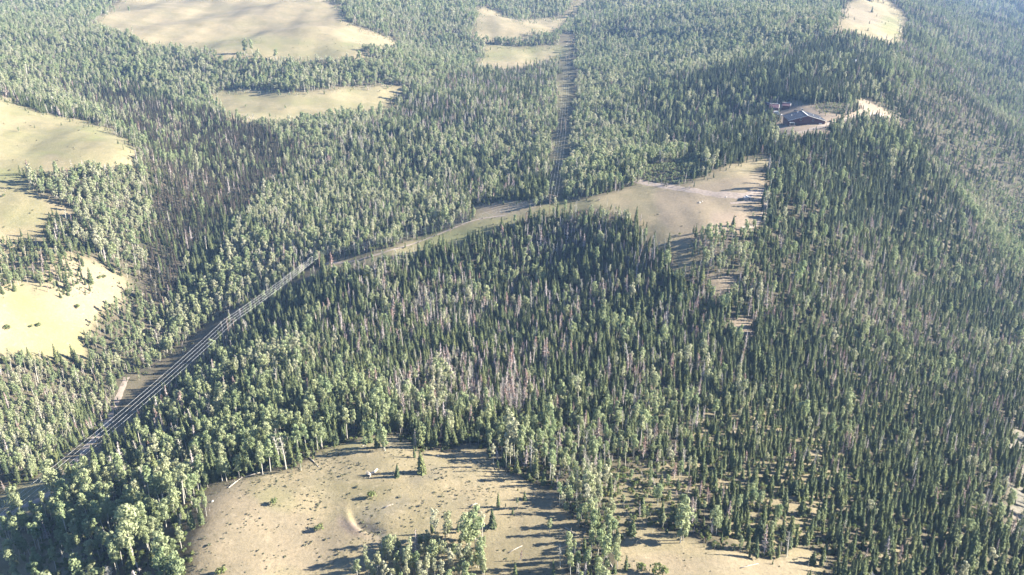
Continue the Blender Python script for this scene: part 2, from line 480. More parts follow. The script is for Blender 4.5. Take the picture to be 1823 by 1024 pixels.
def spruce(seed, H=13.0, R=1.9, bare=.1, tiers=17, ragged=.2, fill=1.0):
    r = random.Random(seed)
    t, c = G(), G()
    lean = Vector((r.uniform(-.25, .25), r.uniform(-.25, .25), 0))
    ax = lambda z: lean * (max(z, 0) / H) ** 1.5
    t.tube([ax(z) + Vector((0, 0, z)) for z in (-.6, H * .25, H * .6, H * .93)], [.2, .17, .10, .03], 5)
    for i in range(tiers):
        q = i / (tiers - 1)
        z = H * (bare + (1 - bare) * q * .97)
        rad = R * (1 - q) ** .78 * (1 if q > .08 else .75) + .12
        n = max(4, int(round((7 + rad * 1.6) * fill)))
        ph = r.uniform(0, 6.28)
        for j in range(n):
            if r.random() < ragged * .5: continue
            a = ph + 6.283 * j / n + r.uniform(-.3, .3)
            L = rad * r.uniform(1 - ragged, 1 + ragged * .7)
            d = Vector((math.cos(a), math.sin(a), 0)); sd_ = Vector((-d.y, d.x, 0))
            zz = z + r.uniform(-.3, .3) * H / tiers
            o = ax(zz) + Vector((0, 0, zz))
            dr = L * r.uniform(.28, .6)
            w = L * r.uniform(.24, .40) + .10
            tip = o + d * L - Vector((0, 0, dr))
            midp = o + d * L * .55 - Vector((0, 0, dr * .38))
            up = Vector((0, 0, .10 + .12 * L))
            c.quad(o + up * .8, midp - sd_ * w - up, tip, midp + up * .6)
            c.quad(o + up * .8, midp + up * .6, tip, midp + sd_ * w - up)
            # hanging twigs
            for k in range(2):
                pp = o.lerp(tip, r.uniform(.35, .95)) + sd_ * r.uniform(-w, w) * .8
                e = rv(r, .30 + .1 * L)
                c.tri(pp + e, pp - e * .5 + Vector((0, 0, -.45)), pp + Vector((-e.y, e.x, -.1)))
    top = ax(H) + Vector((0, 0, H))
    for k in range(3):
        a = k * 2.1
        d = Vector((math.cos(a), math.sin(a), 0)) * .22
        c.tri(top, top - Vector((0, 0, 1.1)) + d, top - Vector((0, 0, 1.1)) - Vector((-d.y, d.x, 0)))
    return t, c

def aspen(seed, H=12.5, R=1.9, base=.42, blobs=11, leaves=84, multi=1, size=.27):
    r = random.Random(seed)
    t, c = G(), G()
    for mstem in range(multi):
        off = Vector((r.uniform(-1.2, 1.2), r.uniform(-1.2, 1.2), 0)) * (mstem > 0)
        hh = H * (1 if mstem == 0 else r.uniform(.7, .95))
        lean = Vector((r.uniform(-.7, .7), r.uniform(-.7, .7), 0))
        pt = lambda q: off + lean * q ** 1.6 + Vector((0, 0, hh * q))
        t.tube([pt(0) - Vector((0, 0, .6)), pt(.3), pt(.6), pt(.93)], [.17, .14, .10, .03], 5)
        nb = max(4, int(blobs / (1 if multi == 1 else 1.5)))
        for i in range(nb):
            q = base + (1 - base) * ((i + .5) / nb)
            prof = math.sin(math.pi * min(1, max(0.08, (q - base * .8) / (1.04 - base * .8)))) ** .7
            a = i * 2.4 + r.uniform(-.5, .5)
            rad = R * prof * r.uniform(.35, .75)
            bc = pt(min(q, .95)) + Vector((math.cos(a) * rad, math.sin(a) * rad, r.uniform(-.3, .4)))
            t.tube([pt(max(q - .12, .2)), bc], [.05, .02], 3, caps=False)
            br = R * r.uniform(.50, .72) * (.6 + .4 * prof)
            for k in range(leaves):
                e = rv(r)
                p = bc + Vector((e.x * br, e.y * br, e.z * br * 1.1)) * r.uniform(.45, 1.12)
                nrm = (e + rv(r, .4)).normalized()
                s = size * r.uniform(.7, 1.35)
                u_ = nrm.orthogonal().normalized(); w_ = nrm.cross(u_)
                th = r.uniform(0, 3.14)
                u2 = (u_ * math.cos(th) + w_ * math.sin(th)) * s; w2 = nrm.cross(u2) * .8
                c.quad(p - u2, p - w2, p + u2, p + w2)
    return t, c

def dead_tree(seed, H=12.0, needles=0.0, conifer=True):
    r = random.Random(seed)
    t, c = G(), G()
    lean = Vector((r.uniform(-1, 1), r.uniform(-1, 1), 0))
    pt = lambda q: lean * q ** 1.5 + Vector((0, 0, H * q))
    t.tube([pt(0) - Vector((0, 0, .6)), pt(.35), pt(.7), pt(1.0)], [.24, .20, .13, .05], 5)
    n = 110 if conifer else 55
    for i in range(n):
        q = r.uniform(.18 if conifer else .4, .98)
        a = r.uniform(0, 6.28)
        L = ((2.3 * (1 - q) + .4) if conifer else r.uniform(.8, 1.9)) * r.uniform(.5, 1.1)
        d = Vector((math.cos(a), math.sin(a), r.uniform(-.5, .1) if conifer else r.uniform(.4, 1.1))) * L
        o = pt(q)
        s_ = Vector((-d.y, d.x, 0)).normalized() * .11
        c.tri(o + s_, o - s_, o + d); c.tri(o + Vector((0, 0, .07)), o - Vector((0, 0, .10)), o + d)
        for k in range(2):
            b0 = o + d * r.uniform(.3, .8)
            e = rv(r, L * .4)
            c.tri(b0, b0 + Vector((.05, .05, .05)), b0 + e)
        if r.random() < needles:
            for k in range(4):
                p = o + d * r.uniform(.2, 1); e = rv(r, .26); g = rv(r, .2)
                c.quad(p - e, p - g, p + e, p + g, 1)
    return t, c

def bush(seed, R=1.0, H=1.1, n=150, size=.16):
    r = random.Random(seed)
    c = G()
    lobes = [(Vector((r.uniform(-.5, .5) * R, r.uniform(-.5, .5) * R, H * r.uniform(.3, .6))), r.uniform(.45, .75)) for _ in range(5)]
    for k in range(n):
        o, q = r.choice(lobes)
        e = rv(r)
        if e.z < -.4: e.z = -e.z
        p = o + Vector((e.x * R * q, e.y * R * q, e.z * H * q)) * r.uniform(.6, 1)
        nrm = (e + rv(r, .7)).normalized(); s = size * r.uniform(.7, 1.4)
        u_ = nrm.orthogonal().normalized() * s; w_ = nrm.cross(u_) * .8
        c.quad(p - u_, p - w_, p + u_, p + w_)
    return c

MODELS = {'spruce': [], 'aspen': [], 'dead': [], 'shrub': []}
LOOK = {}
def add_model(kind, name, tc, mats_t, mats_c, H, look, names):
    t, c = tc
    i = len(MODELS[kind])
    mt = t.mesh(name + "_trunk", mats_t) if t else None
    mc = c.mesh(name + "_" + names[1], mats_c)
    g = G()
    if t: g.merge(t, 0)
    g.merge(c, len(mats_t) if t else 0)
    mj = g.mesh(name, (mats_t if t else []) + mats_c)
    MODELS[kind].append(dict(t=mt, c=mc, j=mj, H=H, names=names, look=look))

cr = ("trunk", "crown")
for k, (H, R, b_, tr_, rg, mat, look) in enumerate([
    (14, 2.05, .06, 18, .22, 'spruce', "dark green spruce"), (13, 1.6, .10, 17, .25, 'spruce', "slim green spruce"),
    (12, 2.5, .05, 16, .30, 'spruce', "broad green spruce"), (15, 1.9, .16, 19, .34, 'spruce', "ragged green spruce"),
    (9, 2.1, .03, 13, .2, 'spruce', "bushy green spruce"),
    (14, 2.1, .07, 18, .22, 'blue', "blue-green spruce"), (13, 1.8, .10, 17, .28, 'blue', "slim blue-green spruce"),
    (14, 1.15, .12, 18, .30, 'brown', "thin browned spruce"), (12, 1.3, .14, 16, .4, 'brown', "thin grey-brown spruce")]):
    add_model('spruce', "spruce_tree_model", spruce(100 + k, H, R, b_, tr_, rg), [M['bark']], [M[mat]], H, look, cr)
for k, (H, R, b_, bl, mu, mat, look) in enumerate([
    (13, 1.7, .50, 9, 1, 'aspen', "green aspen with a bare lower trunk"), (12, 1.9, .36, 11, 1, 'aspen', "full-crowned green aspen"),
    (14, 1.5, .55, 8, 1, 'aspen', "slender green aspen"), (11, 1.8, .25, 12, 2, 'aspen', "bushy twin-stemmed aspen"),
    (13, 1.5, .52, 8, 1, 'aspen_pale', "pale thin-crowned aspen"), (12, 1.7, .38, 10, 2, 'aspen_pale', "pale twin-stemmed aspen"),
    (5, 1.5, .10, 8, 2, 'aspen', "low bushy young aspen")]):
    add_model('aspen', "aspen_tree_model", aspen(200 + k, H, R, b_, bl, 48 if k == 4 else 84, mu), [M['aspen_bark']], [M[mat]], H, look, cr)
for k, (H, nd, con, look) in enumerate([
    (12, 0, True, "bare grey dead spruce"), (13, .35, True, "dead spruce with thin rusty needles"), (12, .75, True, "rust-coloured dead spruce"),
    (12, 0, False, "bare white dead aspen"), (13, 0, False, "leafless pale aspen snag")]):
    add_model('dead', "dead_tree_model", dead_tree(300 + k, H, nd, con), [M['dead'] if con else M['aspen_bark']], [M['dead'] if con else M['aspen_bark'], M['red']], H, look, ("trunk", "crown"))
for k in range(3):
    add_model('shrub', "shrub_model", (None, bush(400 + k, 1.0, 1.2)), [], [M['shrub']], 1.2, "low green shrub", ("stem", "foliage"))
# sagebrush tuft used by the ground cover
sage_me = bush(450, .45, .45, 60, .13).mesh("sagebrush_tuft_model", [M['sage']])

# ---------------------------------------------------------------- the ground: one sheet, finer where it is near
def build_ground():
    na, nr = 620, 700
    az = np.linspace(math.radians(-56), math.radians(56), na)
    rr = np.exp(np.linspace(math.log(60), math.log(9000), nr))
    A, R_ = np.meshgrid(az, rr)
    X, Y = R_ * np.sin(A), R_ * np.cos(A)
    Z = height(X, Y)
    nx, ny, nz = X.ravel(), Y.ravel(), Z.ravel()
    me = bpy.data.meshes.new("ground")
    me.vertices.add(len(nx))
    me.vertices.foreach_set("co", np.stack([nx, ny, nz], 1).ravel())
    i = np.arange(nr - 1)[:, None] * na + np.arange(na - 1)
    q = np.stack([i, i + 1, i + na + 1, i + na], -1).reshape(-1, 4)[:, ::-1]
    me.loops.add(q.size); me.polygons.add(len(q))
    me.loops.foreach_set("vertex_index", q.ravel())
    me.polygons.foreach_set("loop_start", np.arange(len(q)) * 4)
    me.polygons.foreach_set("loop_total", np.full(len(q), 4))
    me.update(calc_edges=True)
    me.polygons.foreach_set("use_smooth", np.ones(len(q), bool))
    u, v, f = pix(nx, ny, nz, .6)
    op = np.zeros(u.shape)
    for k_, p in OPENS.items(): op = np.maximum(op, inside(p, u, v) * (np.clip((v - 800) / 60, .3, 1) if k_ == 'line' else .3 if k_ == 'cut' else 1.0))  # tree shade painted in: corridor and straight cut pulled towards dark forest-floor colour
    for z in SPARSE[:1] + SPARSE[1:4]: op = np.maximum(op, inside(z[1], u, v) * .75)
    nz2 = vnoise(nx, ny, 30, 8)
    gr = np.zeros(u.shape); ba = np.zeros(u.shape); gy = np.zeros(u.shape)
    for p, w in [("0,170 60,198 150,212 200,232 238,262 226,290 150,290 80,270 60,320 90,400 0,410", .6), ("30,495 120,500 125,560 60,580 20,560", .55),
                 ("572,482 640,458 800,408 960,368 1062,352 1085,372 960,402 830,440 720,470", .6), ("450,60 640,76 655,95 600,104 480,98 400,90 330,80", .45),
                 ("560,780 640,772 700,774 660,800 570,815", .55), ("1565,30 1602,30 1598,62 1570,62", .9), ("1388,52 1464,24 1466,34 1392,58", .8),
                 ("0,560 150,580 140,640 0,632", .5), ("372,170 402,160 724,154 692,186 500,212 400,200", .3), ("985,80 1025,80 1020,300 1008,366 974,366", .9),
                 ("868,78 1012,80 960,106 850,112", .6), ("0,850 80,845 100,870 0,900", .5), ("460,880 520,870 540,900 480,910", .5)]:
        gr = np.maximum(gr, inside(P(p), u, v) * w)
    for p, w in [("345,1024 352,950 384,868 440,850 470,900 600,920 640,930 650,950 560,1024", .35),                  ("1356,198 1414,180 1440,186 1474,200 1510,206 1512,180 1545,176 1604,216 1592,232 1530,220 1486,228 1474,248 1398,250 1368,232", .9),
                 ("1592,214 1606,214 1650,270 1645,280", .9), ("1275,378 1330,378 1340,400 1330,412 1268,412", .9), ("1160,335 1240,330 1370,300 1370,380 1330,420 1240,440 1180,400", .55),
                 ("1110,985 1380,985 1455,990 1460,1100 1090,1100", .3), ("1500,12 1545,6 1570,40 1520,48", .3), ("0,430 232,500 215,532 120,560 0,480", .35),
                 ("848,366 958,360 950,382 880,390", .5), ("1262,488 1310,490 1318,525 1268,528", .6), ("1300,565 1350,572 1348,602 1296,600", .8), 
                 ("1030,200 1040,200 1040,240 1030,240", .6)]:
        ba = np.maximum(ba, inside(P(p), u, v) * w)
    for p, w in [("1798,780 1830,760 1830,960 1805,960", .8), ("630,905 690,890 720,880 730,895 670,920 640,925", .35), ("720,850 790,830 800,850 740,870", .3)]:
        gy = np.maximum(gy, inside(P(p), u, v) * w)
    u2, v2, _f2 = pix(nx, ny, nz, .12)
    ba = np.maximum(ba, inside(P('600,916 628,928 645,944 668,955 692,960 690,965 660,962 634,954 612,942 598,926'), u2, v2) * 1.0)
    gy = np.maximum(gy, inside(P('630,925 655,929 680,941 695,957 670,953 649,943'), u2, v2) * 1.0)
    spots = (vnoise(nx, ny, 11, 21) > .80) & (vnoise(nx, ny, 60, 22) > .5)
    op = np.maximum(op, .2 * inside(ZONES[12][1], u, v))
    op = np.maximum(op, spots * .8 * inside(P("1080,700 1823,600 1823,1100 1080,1100"), u, v))
    def soft(a):
        a = a.reshape(nr, na)
        for _ in range(2):
            b_ = a.copy()
            b_[1:-1, 1:-1] = (a[1:-1, 1:-1] * 2 + a[:-2, 1:-1] + a[2:, 1:-1] + a[1:-1, :-2] + a[1:-1, 2:]) / 6
            a = b_
        return a.ravel()
    gr = gr * (.4 + nz2 * .9)
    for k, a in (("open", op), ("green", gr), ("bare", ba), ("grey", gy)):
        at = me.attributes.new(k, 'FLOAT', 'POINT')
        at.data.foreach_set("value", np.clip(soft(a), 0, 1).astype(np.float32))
    me.materials.append(terrain_material())
    o = obj("ground", me)
    tag(o, "rolling mountainside of dry tan grass and dark forest floor", "ground", kind="structure")
    vv = np.stack([nx, ny, nz], 1)
    return o, BVHTree.FromPolygons(vv.tolist(), q.tolist()), (na, nr)

ground, gbvh, _ = build_ground()

def gz(x, y):
    h = gbvh.ray_cast(Vector((x, y, 2000)), Vector((0, 0, -1)))
    return h[0].z if h[0] is not None else float(height(x, y))

# ---------------------------------------------------------------- dirt roads laid on the ground
road_mat = plain("road_dirt", (.30, .245, .205), .95, .22, .4)
def road(name, pts, width, label, mat=road_mat, lift=.08):
    w3 = [ground_at(u, v)[0][:2] for u, v in pts]
    # smooth and resample every 2 m
    P2 = []
    for i in range(len(w3) - 1):
        p0 = w3[max(i - 1, 0)]; p1 = w3[i]; p2 = w3[i + 1]; p3 = w3[min(i + 2, len(w3) - 1)]
        n = max(2, int(math.dist(p1, p2) / 2))
        for k in range(n):
            t = k / n
            P2.append(tuple(.5 * (2 * p1[j] + (p2[j] - p0[j]) * t + (2 * p0[j] - 5 * p1[j] + 4 * p2[j] - p3[j]) * t * t + (3 * p1[j] - p0[j] - 3 * p2[j] + p3[j]) * t ** 3) for j in (0, 1)))
    P2.append(w3[-1])
    V, F = [], []
    K = 5
    for i, p in enumerate(P2):
        a = P2[max(i - 1, 0)]; b_ = P2[min(i + 1, len(P2) - 1)]
        d = Vector((b_[0] - a[0], b_[1] - a[1])).normalized(); n_ = Vector((-d.y, d.x))
        wob = 1 + .18 * math.sin(i * .7) * math.cos(i * .23)
        for k in range(K):
            s = (k / (K - 1) - .5) * width * wob
            x, y = p[0] + n_.x * s, p[1] + n_.y * s
            V.append((x, y, gz(x, y) + (lift if 0 < k < K - 1 else -.05)))
        if i:
            for k in range(K - 1):
                q = (i - 1) * K + k
                F.append((q, q + K, q + K + 1, q + 1))
    me = mesh_from(name, V, F, [mat], smooth=True)
    return tag(obj(name, me), label, "road", kind="structure")

road("dirt_road", [(-60, 940), (0, 918), (30, 906), (60, 894), (85, 880), (104, 862), (126, 835), (150, 803), (178, 768), (200, 733), (214, 700), (226, 672)], 5.0, "pale dirt road curving up the shaded power line clearing")
road("dirt_road", [(1128, 322), (1150, 326), (1185, 331), (1240, 340), (1280, 346), (1325, 348), (1362, 341), (1384, 336)], 12.0, "pinkish dirt road crossing the upper meadow clearing")
road("dirt_track", [(575, 470), (640, 462), (700, 444), (760, 425), (800, 409), (850, 391), (900, 383)], 3.2, "narrow brown track along the grassy ridge strip")
road("dirt_track", [(1320, 405), (1348, 398), (1366, 352), (1340, 358), (1300, 362)], 3.0, "faint track looping round the lower end of the clearing")
road("driveway", [(1400, 240), (1440, 232), (1470, 222), (1510, 212), (1545, 205), (1572, 205), (1596, 220), (1625, 248), (1648, 275)], 8.0, "light gravel driveway leading away from the red barn")

# ---------------------------------------------------------------- scatter the forest
def scatter():
    xs, ys, ss = [], [], []
    for r0, r1, sp, big in ((170, 560, 3.6, .80), (560, 1150, 3.6, .79), (1150, 1750, 4.4, .84), (1750, 2900, 6.2, 1.05), (2900, 5600, 12.5, 1.8)):
        wx = r1 * math.sin(math.radians(40))
        gx = np.arange(-wx, wx, sp); gy = np.arange(0, r1, sp * .92)
        X, Y = np.meshgrid(gx, gy)
        X = X + (np.arange(len(gy)) % 2)[:, None] * sp / 2
        X = X + rng.uniform(-.46, .46, X.shape) * sp; Y = Y + rng.uniform(-.46, .46, Y.shape) * sp
        X = X.ravel(); Y = Y.ravel(); r = np.hypot(X, Y)
        k = (r >= r0) & (r < r1) & (np.abs(np.arctan2(X, Y)) < math.radians(38.5))
        X, Y, r = X[k], Y[k], r[k]
        uu, vv_, _f = project(X, Y, height(X, Y))
        k = (uu > -60) & (uu < W0 + 260) & (vv_ > -25) & (vv_ < H0 + 160)
        xs.append(X[k]); ys.append(Y[k]); ss.append(np.full(k.sum(), big))
    x = np.concatenate(xs); y = np.concatenate(ys); big = np.concatenate(ss)
    z = height(x, y)
    u, v, f = pix(x, y, z)
    n = len(x)
    dens = np.full(n, 1.0); pa = np.full(n, .16); pd = np.full(n, .22); hm = np.ones(n); ck = np.zeros(n, int)
    ck[(u > 1150) & (v < 420)] = 1
    for nm, p, d, a, de, h, c in ZONES + SPARSE:
        k = inside(p, u, v)
        dens[k] = d; pa[k] = a; pd[k] = de; hm[k] = h; ck[k] = c
    opn = is_open(u, v)
    for z_ in SPARSE:
        opn &= ~inside(z_[1], u, v)
    opn |= inside(MEADOW, u, v) & ~inside(SPARSE[4][1], u, v)
    for nm in ("front_clump",):
        opn &= ~inside([q for q in ZONES if q[0] == nm][0][1], u, v)
    # stand structure: aspen and dead wood come in clumps, glades open up
    n1, n2, n3 = vnoise(x, y, 55, 1), vnoise(x, y, 24, 2), vnoise(x, y, 90, 7)
    cl = (n1 * .6 + n2 * .4)
    pa = np.clip(pa + (cl - .5) * 1.3 * (.25 + np.minimum(pa, 1 - pa) * 2.4), 0, 1)
    pd = pd * np.clip((vnoise(x, y, 35, 9) - .22) * 2.4, .15, 2.6)
    dens = dens * np.clip(.10 + vnoise(x, y, 9, 12) * .80 + vnoise(x, y, 22, 19) * .45 + vnoise(x, y, 60, 13) * .4, .15, 1)
    keep = (rng.rand(n) < dens) & ~opn
    rd = rng.rand(n)
    dead = rd < pd
    asp = ~dead & (rng.rand(n) < pa)
    kind = np.where(dead, 2, np.where(asp, 1, 0))
    s = big * hm * np.exp(rng.normal(0, .23, n)) * (.86 + .28 * n3)
    s *= np.where(rng.rand(n) < .26, .6, 1)
    # a few stragglers in the open
    strag = opn & (rng.rand(n) < .004) & (v < 900) & ~inside(MEADOW, u, v) & ~inside(OPENS['clear'], u, v) & ~inside(OPENS['yard'], u, v) & ~inside(OPENS['top_l'], u, v)
    s = np.where(strag, s * .45, s)
    keep |= strag
    near_wood = opn & ~(is_open(u + 14, v) & is_open(u - 14, v) & is_open(u, v - 9) & is_open(u, v + 8)) & (rng.rand(n) < .34) & ~inside(OPENS['cut'], u, v)
    s = np.where(near_wood, s * rng.uniform(.18, .62, n), s)
    keep |= near_wood
    pale = (vnoise(x, y, 40, 15) > .52)
    for nm in ('top_mass', 'right_aspen'):
        zp = [q for q in ZONES if q[0] == nm][0][1]
        pale |= inside(zp, u, v) & (rng.rand(n) < .35)
    for nm in ('ravine_edge', 'center_slope', 'left_aspen'):
        zp = [q for q in ZONES if q[0] == nm][0][1]
        pale |= inside(zp, u, v) & (rng.rand(n) < .7)
    idx = np.zeros(n, int)
    q = rng.rand(n)
    idx[kind == 0] = np.select([ck == 0, ck == 1], [(q * 5).astype(int), 5 + (q * 2).astype(int)], 7 + (q * 2).astype(int))[kind == 0]
    g2 = (ck == 2) & (kind == 0) & (rng.rand(n) < .10 + .3 * (vnoise(x, y, 30, 41) > .6))
    idx[g2] = (q * 4).astype(int)[g2]
    mixg = (ck == 1) & (rng.rand(n) < .3)
    idx[(kind == 0) & mixg] = (q * 4).astype(int)[(kind == 0) & mixg]
    ia = np.where(pale & (q < .65), 4 + (rng.rand(n) * 2).astype(int), (q * 4).astype(int))
    ia = np.where(hm < .6, 6, ia)
    idx[kind == 1] = ia[kind == 1]
    con_dead = rng.rand(n) < np.where(pa > .45, .25, .7)
    idx[kind == 2] = np.where(con_dead, (q * 3).astype(int), 3 + (q * 2).astype(int))[kind == 2]
    wide = np.ones(n)
    for nm, w_ in (('top_mass', 1.45), ('right_aspen', 1.3), ('ravine_edge', 1.3), ('center_slope', 1.15), ('ravine', .85)):
        wide[inside([q_ for q_ in ZONES if q_[0] == nm][0][1], u, v)] = w_
    wide = np.where(kind == 0, np.minimum(wide, 1.1) * 1.14, wide)
    s = np.where(kind == 0, s * .87, s)
    dd = dict(wide=wide, x=x, y=y, z=z, u=u, v=v, f=f, kind=kind, s=s, idx=idx)
    return {k: a[keep] for k, a in dd.items()}

T = scatter()
# keep the trees off houses, roads, wires
def drop(mask):
    global T
    T = {k: a[~mask] for k, a in T.items()}

PLACED = []     # hand-placed: kind, model, u, v, height in photo pixels, label
def put(kind, idx, u, v, px, label):
    PLACED.append((kind, idx, u, v, px, label))
S_, A_, D_, B_ = 'spruce', 'aspen', 'dead', 'shrub'
for a in [
 (S_, 4, 751, 842, 40, "bushy lone spruce casting a long shadow at the top of the near meadow"),
 (S_, 1, 738, 815, 22, "small spruce just behind the bushy lone spruce of the near meadow"),
 (S_, 4, 707, 849, 23, "short spruce on the meadow between the pale broken log and the bushy spruce"),
 (S_, 1, 887, 903, 26, "little narrow spruce alone on the shaded slope beside the front aspen clump"),
 (S_, 4, 877, 938, 32, "dark squat spruce touching the front aspen clump's shaded side"),
 (S_, 4, 1305, 404, 21, "dark lone spruce on the bare pad of the upper clearing"),
 (S_, 0, 1190, 446, 33, "dark spruce standing at the lower tip of the upper clearing"),
 (S_, 0, 1163, 452, 42, "tall dark spruce at the lower tip of the upper clearing"),
 (S_, 2, 122, 518, 30, "broad spruce on the bare left hillside below the tree cluster"),
 (S_, 2, 162, 505, 30, "broad spruce at the outer end of the left hillside cluster"),
 (S_, 2, 1360, 357, 24, "round dark spruce beside the dirt road's end at the clearing"),
 (A_, 3, 438, 96, 26, "bushy aspen clump alone on the tan top meadow"), (A_, 1, 449, 95, 24, "aspen joined to the lone clump on the tan top meadow"),
 (A_, 3, 230, 22, 11, "small lone tree high on the tan top meadow"),
 (S_, 4, 1552, 22, 11, "small dark spruce on the far summit clearing"),
 (A_, 0, 536, 838, 30, "small green aspen standing clear of the forest edge on the meadow"),
 (A_, 2, 532, 808, 52, "tall clean-trunked aspen at the meadow's upper edge, nearest the leaning snags"),
 (A_, 2, 546, 808, 52, "tall clean-trunked aspen, second from the leaning snags on the meadow edge"),
 (A_, 2, 566, 801, 46, "tall clean-trunked aspen, third along the meadow's upper edge"),
 (A_, 0, 574, 799, 44, "tall clean-trunked aspen, last of the row on the meadow's upper edge"),
 (A_, 1, 396, 857, 40, "round-topped aspen at the meadow's left corner"), (A_, 1, 404, 857, 44, "fuller aspen at the meadow's left corner, with a pale trunk"),
 (A_, 1, 426, 850, 38, "round aspen between the corner pair and the fallen grey logs"), (A_, 0, 468, 846, 50, "light aspen just behind the fallen grey logs"),
 (A_, 0, 482, 840, 55, "taller light aspen just behind the fallen grey logs"),
 (D_, 3, 500, 828, 52, "thin reddish snag beside the meadow, shorter of the leaning pair"), (D_, 4, 510, 836, 56, "pale leaning snag at the meadow edge, taller of the leaning pair"),
 (A_, 1, 152, 1, 30, "round aspen at the edge of the tan top meadow"),
 (A_, 3, 846, 975, 66, "tall full aspen at the outer end of the front clump"), (A_, 1, 832, 985, 62, "tall bright aspen second from the outer end of the front clump"),
 (A_, 3, 1216, 962, 66, "bright pear-shaped aspen at the corner of the sandy foreground patch"),
 (A_, 4, 908, 800, 66, "towering pale aspen above the shaded slope of the near meadow"), (A_, 5, 915, 812, 64, "pale whitish aspen beside the towering one above the shaded slope"),
 (A_, 1, 33, 972, 50, "round aspen on the grassy floor near the road's bend"), (A_, 1, 20, 1004, 44, "rounded aspen at the bottom-left corner"),
 (A_, 0, 72, 982, 50, "upright aspen with a white trunk in the open bottom-left floor"),
 (A_, 1, 114, 870, 36, "round bright aspen where the power line clearing meets the road"),
 (B_, 0, 568, 945, 11, "small round bush with a long shadow low on the near meadow"), (B_, 1, 663, 885, 11, "small round green bush at the middle of the near meadow"),
 (B_, 2, 395, 1021, 12, "low green bush at the meadow's bottom-left edge"), (B_, 0, 1174, 1024, 18, "round dark bush on the sandy foreground patch"),
 (B_, 1, 1138, 1016, 12, "small upright bush left of the round dark bush on sand"),
 (B_, 1, 88, 503, 8, "small bush on the bare left hillside near the tree cluster"), (B_, 2, 138, 548, 7, "small bush alone midway up the left hillside"),
 (B_, 0, 14, 586, 9, "round bush at the left edge of the left hillside"), (B_, 1, 68, 582, 7, "small bush on the left hillside above the lower belt of trees"),
 (B_, 2, 178, 496, 6, "tiny bush in a pair at the outer left hillside"), (B_, 0, 186, 495, 6, "tiny bush, the outer one of the hillside pair"),
 (B_, 0, 55, 583, 5, "tiny bush beside the small bush low on the left hillside"), (B_, 1, 1210, 418, 4, "tiny bush in the middle of the upper clearing"),
 (B_, 1, 487, 897, 10, "yellow-green bush on the left half of the near meadow"), (B_, 0, 7, 350, 5, "dark little bush on the upper left hill"),
]: put(*a)
pw = [ground_at(a[2], a[3])[0] for a in PLACED]
px_ = np.array([p[0] for p in pw]); py_ = np.array([p[1] for p in pw])
near = np.zeros(len(T['x']), bool)
for a, qx, qy in zip(PLACED, px_, py_):
    near |= np.hypot(T['x'] - qx, T['y'] - qy) < 3.0
drop(near)

# ---------------------------------------------------------------- which trees are individuals
KN = ['spruce', 'aspen', 'dead']
OBJ_NAME = {'spruce': 'spruce_tree', 'aspen': 'aspen_tree', 'dead': 'dead_tree', 'shrub': 'shrub'}
CAT = {'spruce': 'spruce tree', 'aspen': 'aspen tree', 'dead': 'dead tree', 'shrub': 'bush'}
GROUP = {'spruce': 'spruces of the near forest', 'aspen': 'aspens of the near forest', 'dead': 'dead trees standing in the forest', 'shrub': 'bushes on open ground'}
ONES = "zero one two three four five six seven eight nine ten eleven twelve thirteen fourteen fifteen sixteen seventeen eighteen nineteen".split()
TENS = "x x twenty thirty forty fifty sixty seventy eighty ninety".split()
def num(n):
    n = max(0, min(99, int(n)))
    return ONES[n] if n < 20 else TENS[n // 10] + ("-" + ONES[n % 10] if n % 10 else "")

def where(u, v):
    for nm, ph in (("belt_left", "beside the power line"), ("bottom_left", "in the lower-left grove"), ("front_clump", "in the front clump"),
                   ("shade_aspens", "on the shaded slope"), ("center_snags", "amid grey snags"), ("gap1", "by sandy gaps"), ("gap2", "over bare gaps"), ("gap3", "by the road"), ("left_aspen", "left of the wires")):
        for z in ZONES + SPARSE:
            if z[0] == nm and inside(z[1], np.array([u]), np.array([v]))[0]:
                return ph
    if u > 1240 and v > 650: return "on the right-hand slope"
    return "in dense forest"

USED = set()
def tree_label(look, s, u, vb, vt):
    size = "tall" if s > 1.12 else ("small" if s < .75 else "")
    vm = (vb * .6 + vt * .4)
    pu, pv = u / W0 * 100, vm / H0 * 100
    base = (size + " " + look).strip()
    for form in ("{b} {w}, {x} percent across and {y} down the photo", "{b}, {x} point {d} percent across and {y} down the photo", "{b}, {x} point {d} percent across, {y} point {e} down the photo"):
        t = form.format(b=base, w=where(u, vb), x=num(pu), y=num(pv), d=num(pu * 10 % 10), e=num(pv * 10 % 10))
        nw = len([w for w in t.replace(",", "").split()])
        if nw > 16: t = t.replace(" the photo", "")
        if len(t.replace(",", "").split()) > 16: t = t.replace(" " + where(u, vb), "")
        if t not in USED:
            break
    USED.add(t)
    return t

def place_tree(kind, idx, loc, s, rz, label, tilt=(0, 0)):
    m = MODELS[kind][idx]
    if kind == 'shrub':
        o = obj(OBJ_NAME[kind], m['c'])
        o.location = loc; o.rotation_euler = (0, 0, rz); o.scale = (s,) * 3
    else:
        o = empty(OBJ_NAME[kind], loc, rz, s)
        o.rotation_euler = (tilt[0], tilt[1], rz)
        for nm, me in ((m['names'][0], m['t']), (m['names'][1], m['c'])):
            c = bpy.data.objects.new(nm, me)
            c.parent = o
            COL.objects.link(c)
    tag(o, label, CAT[kind], GROUP[kind])
    return o

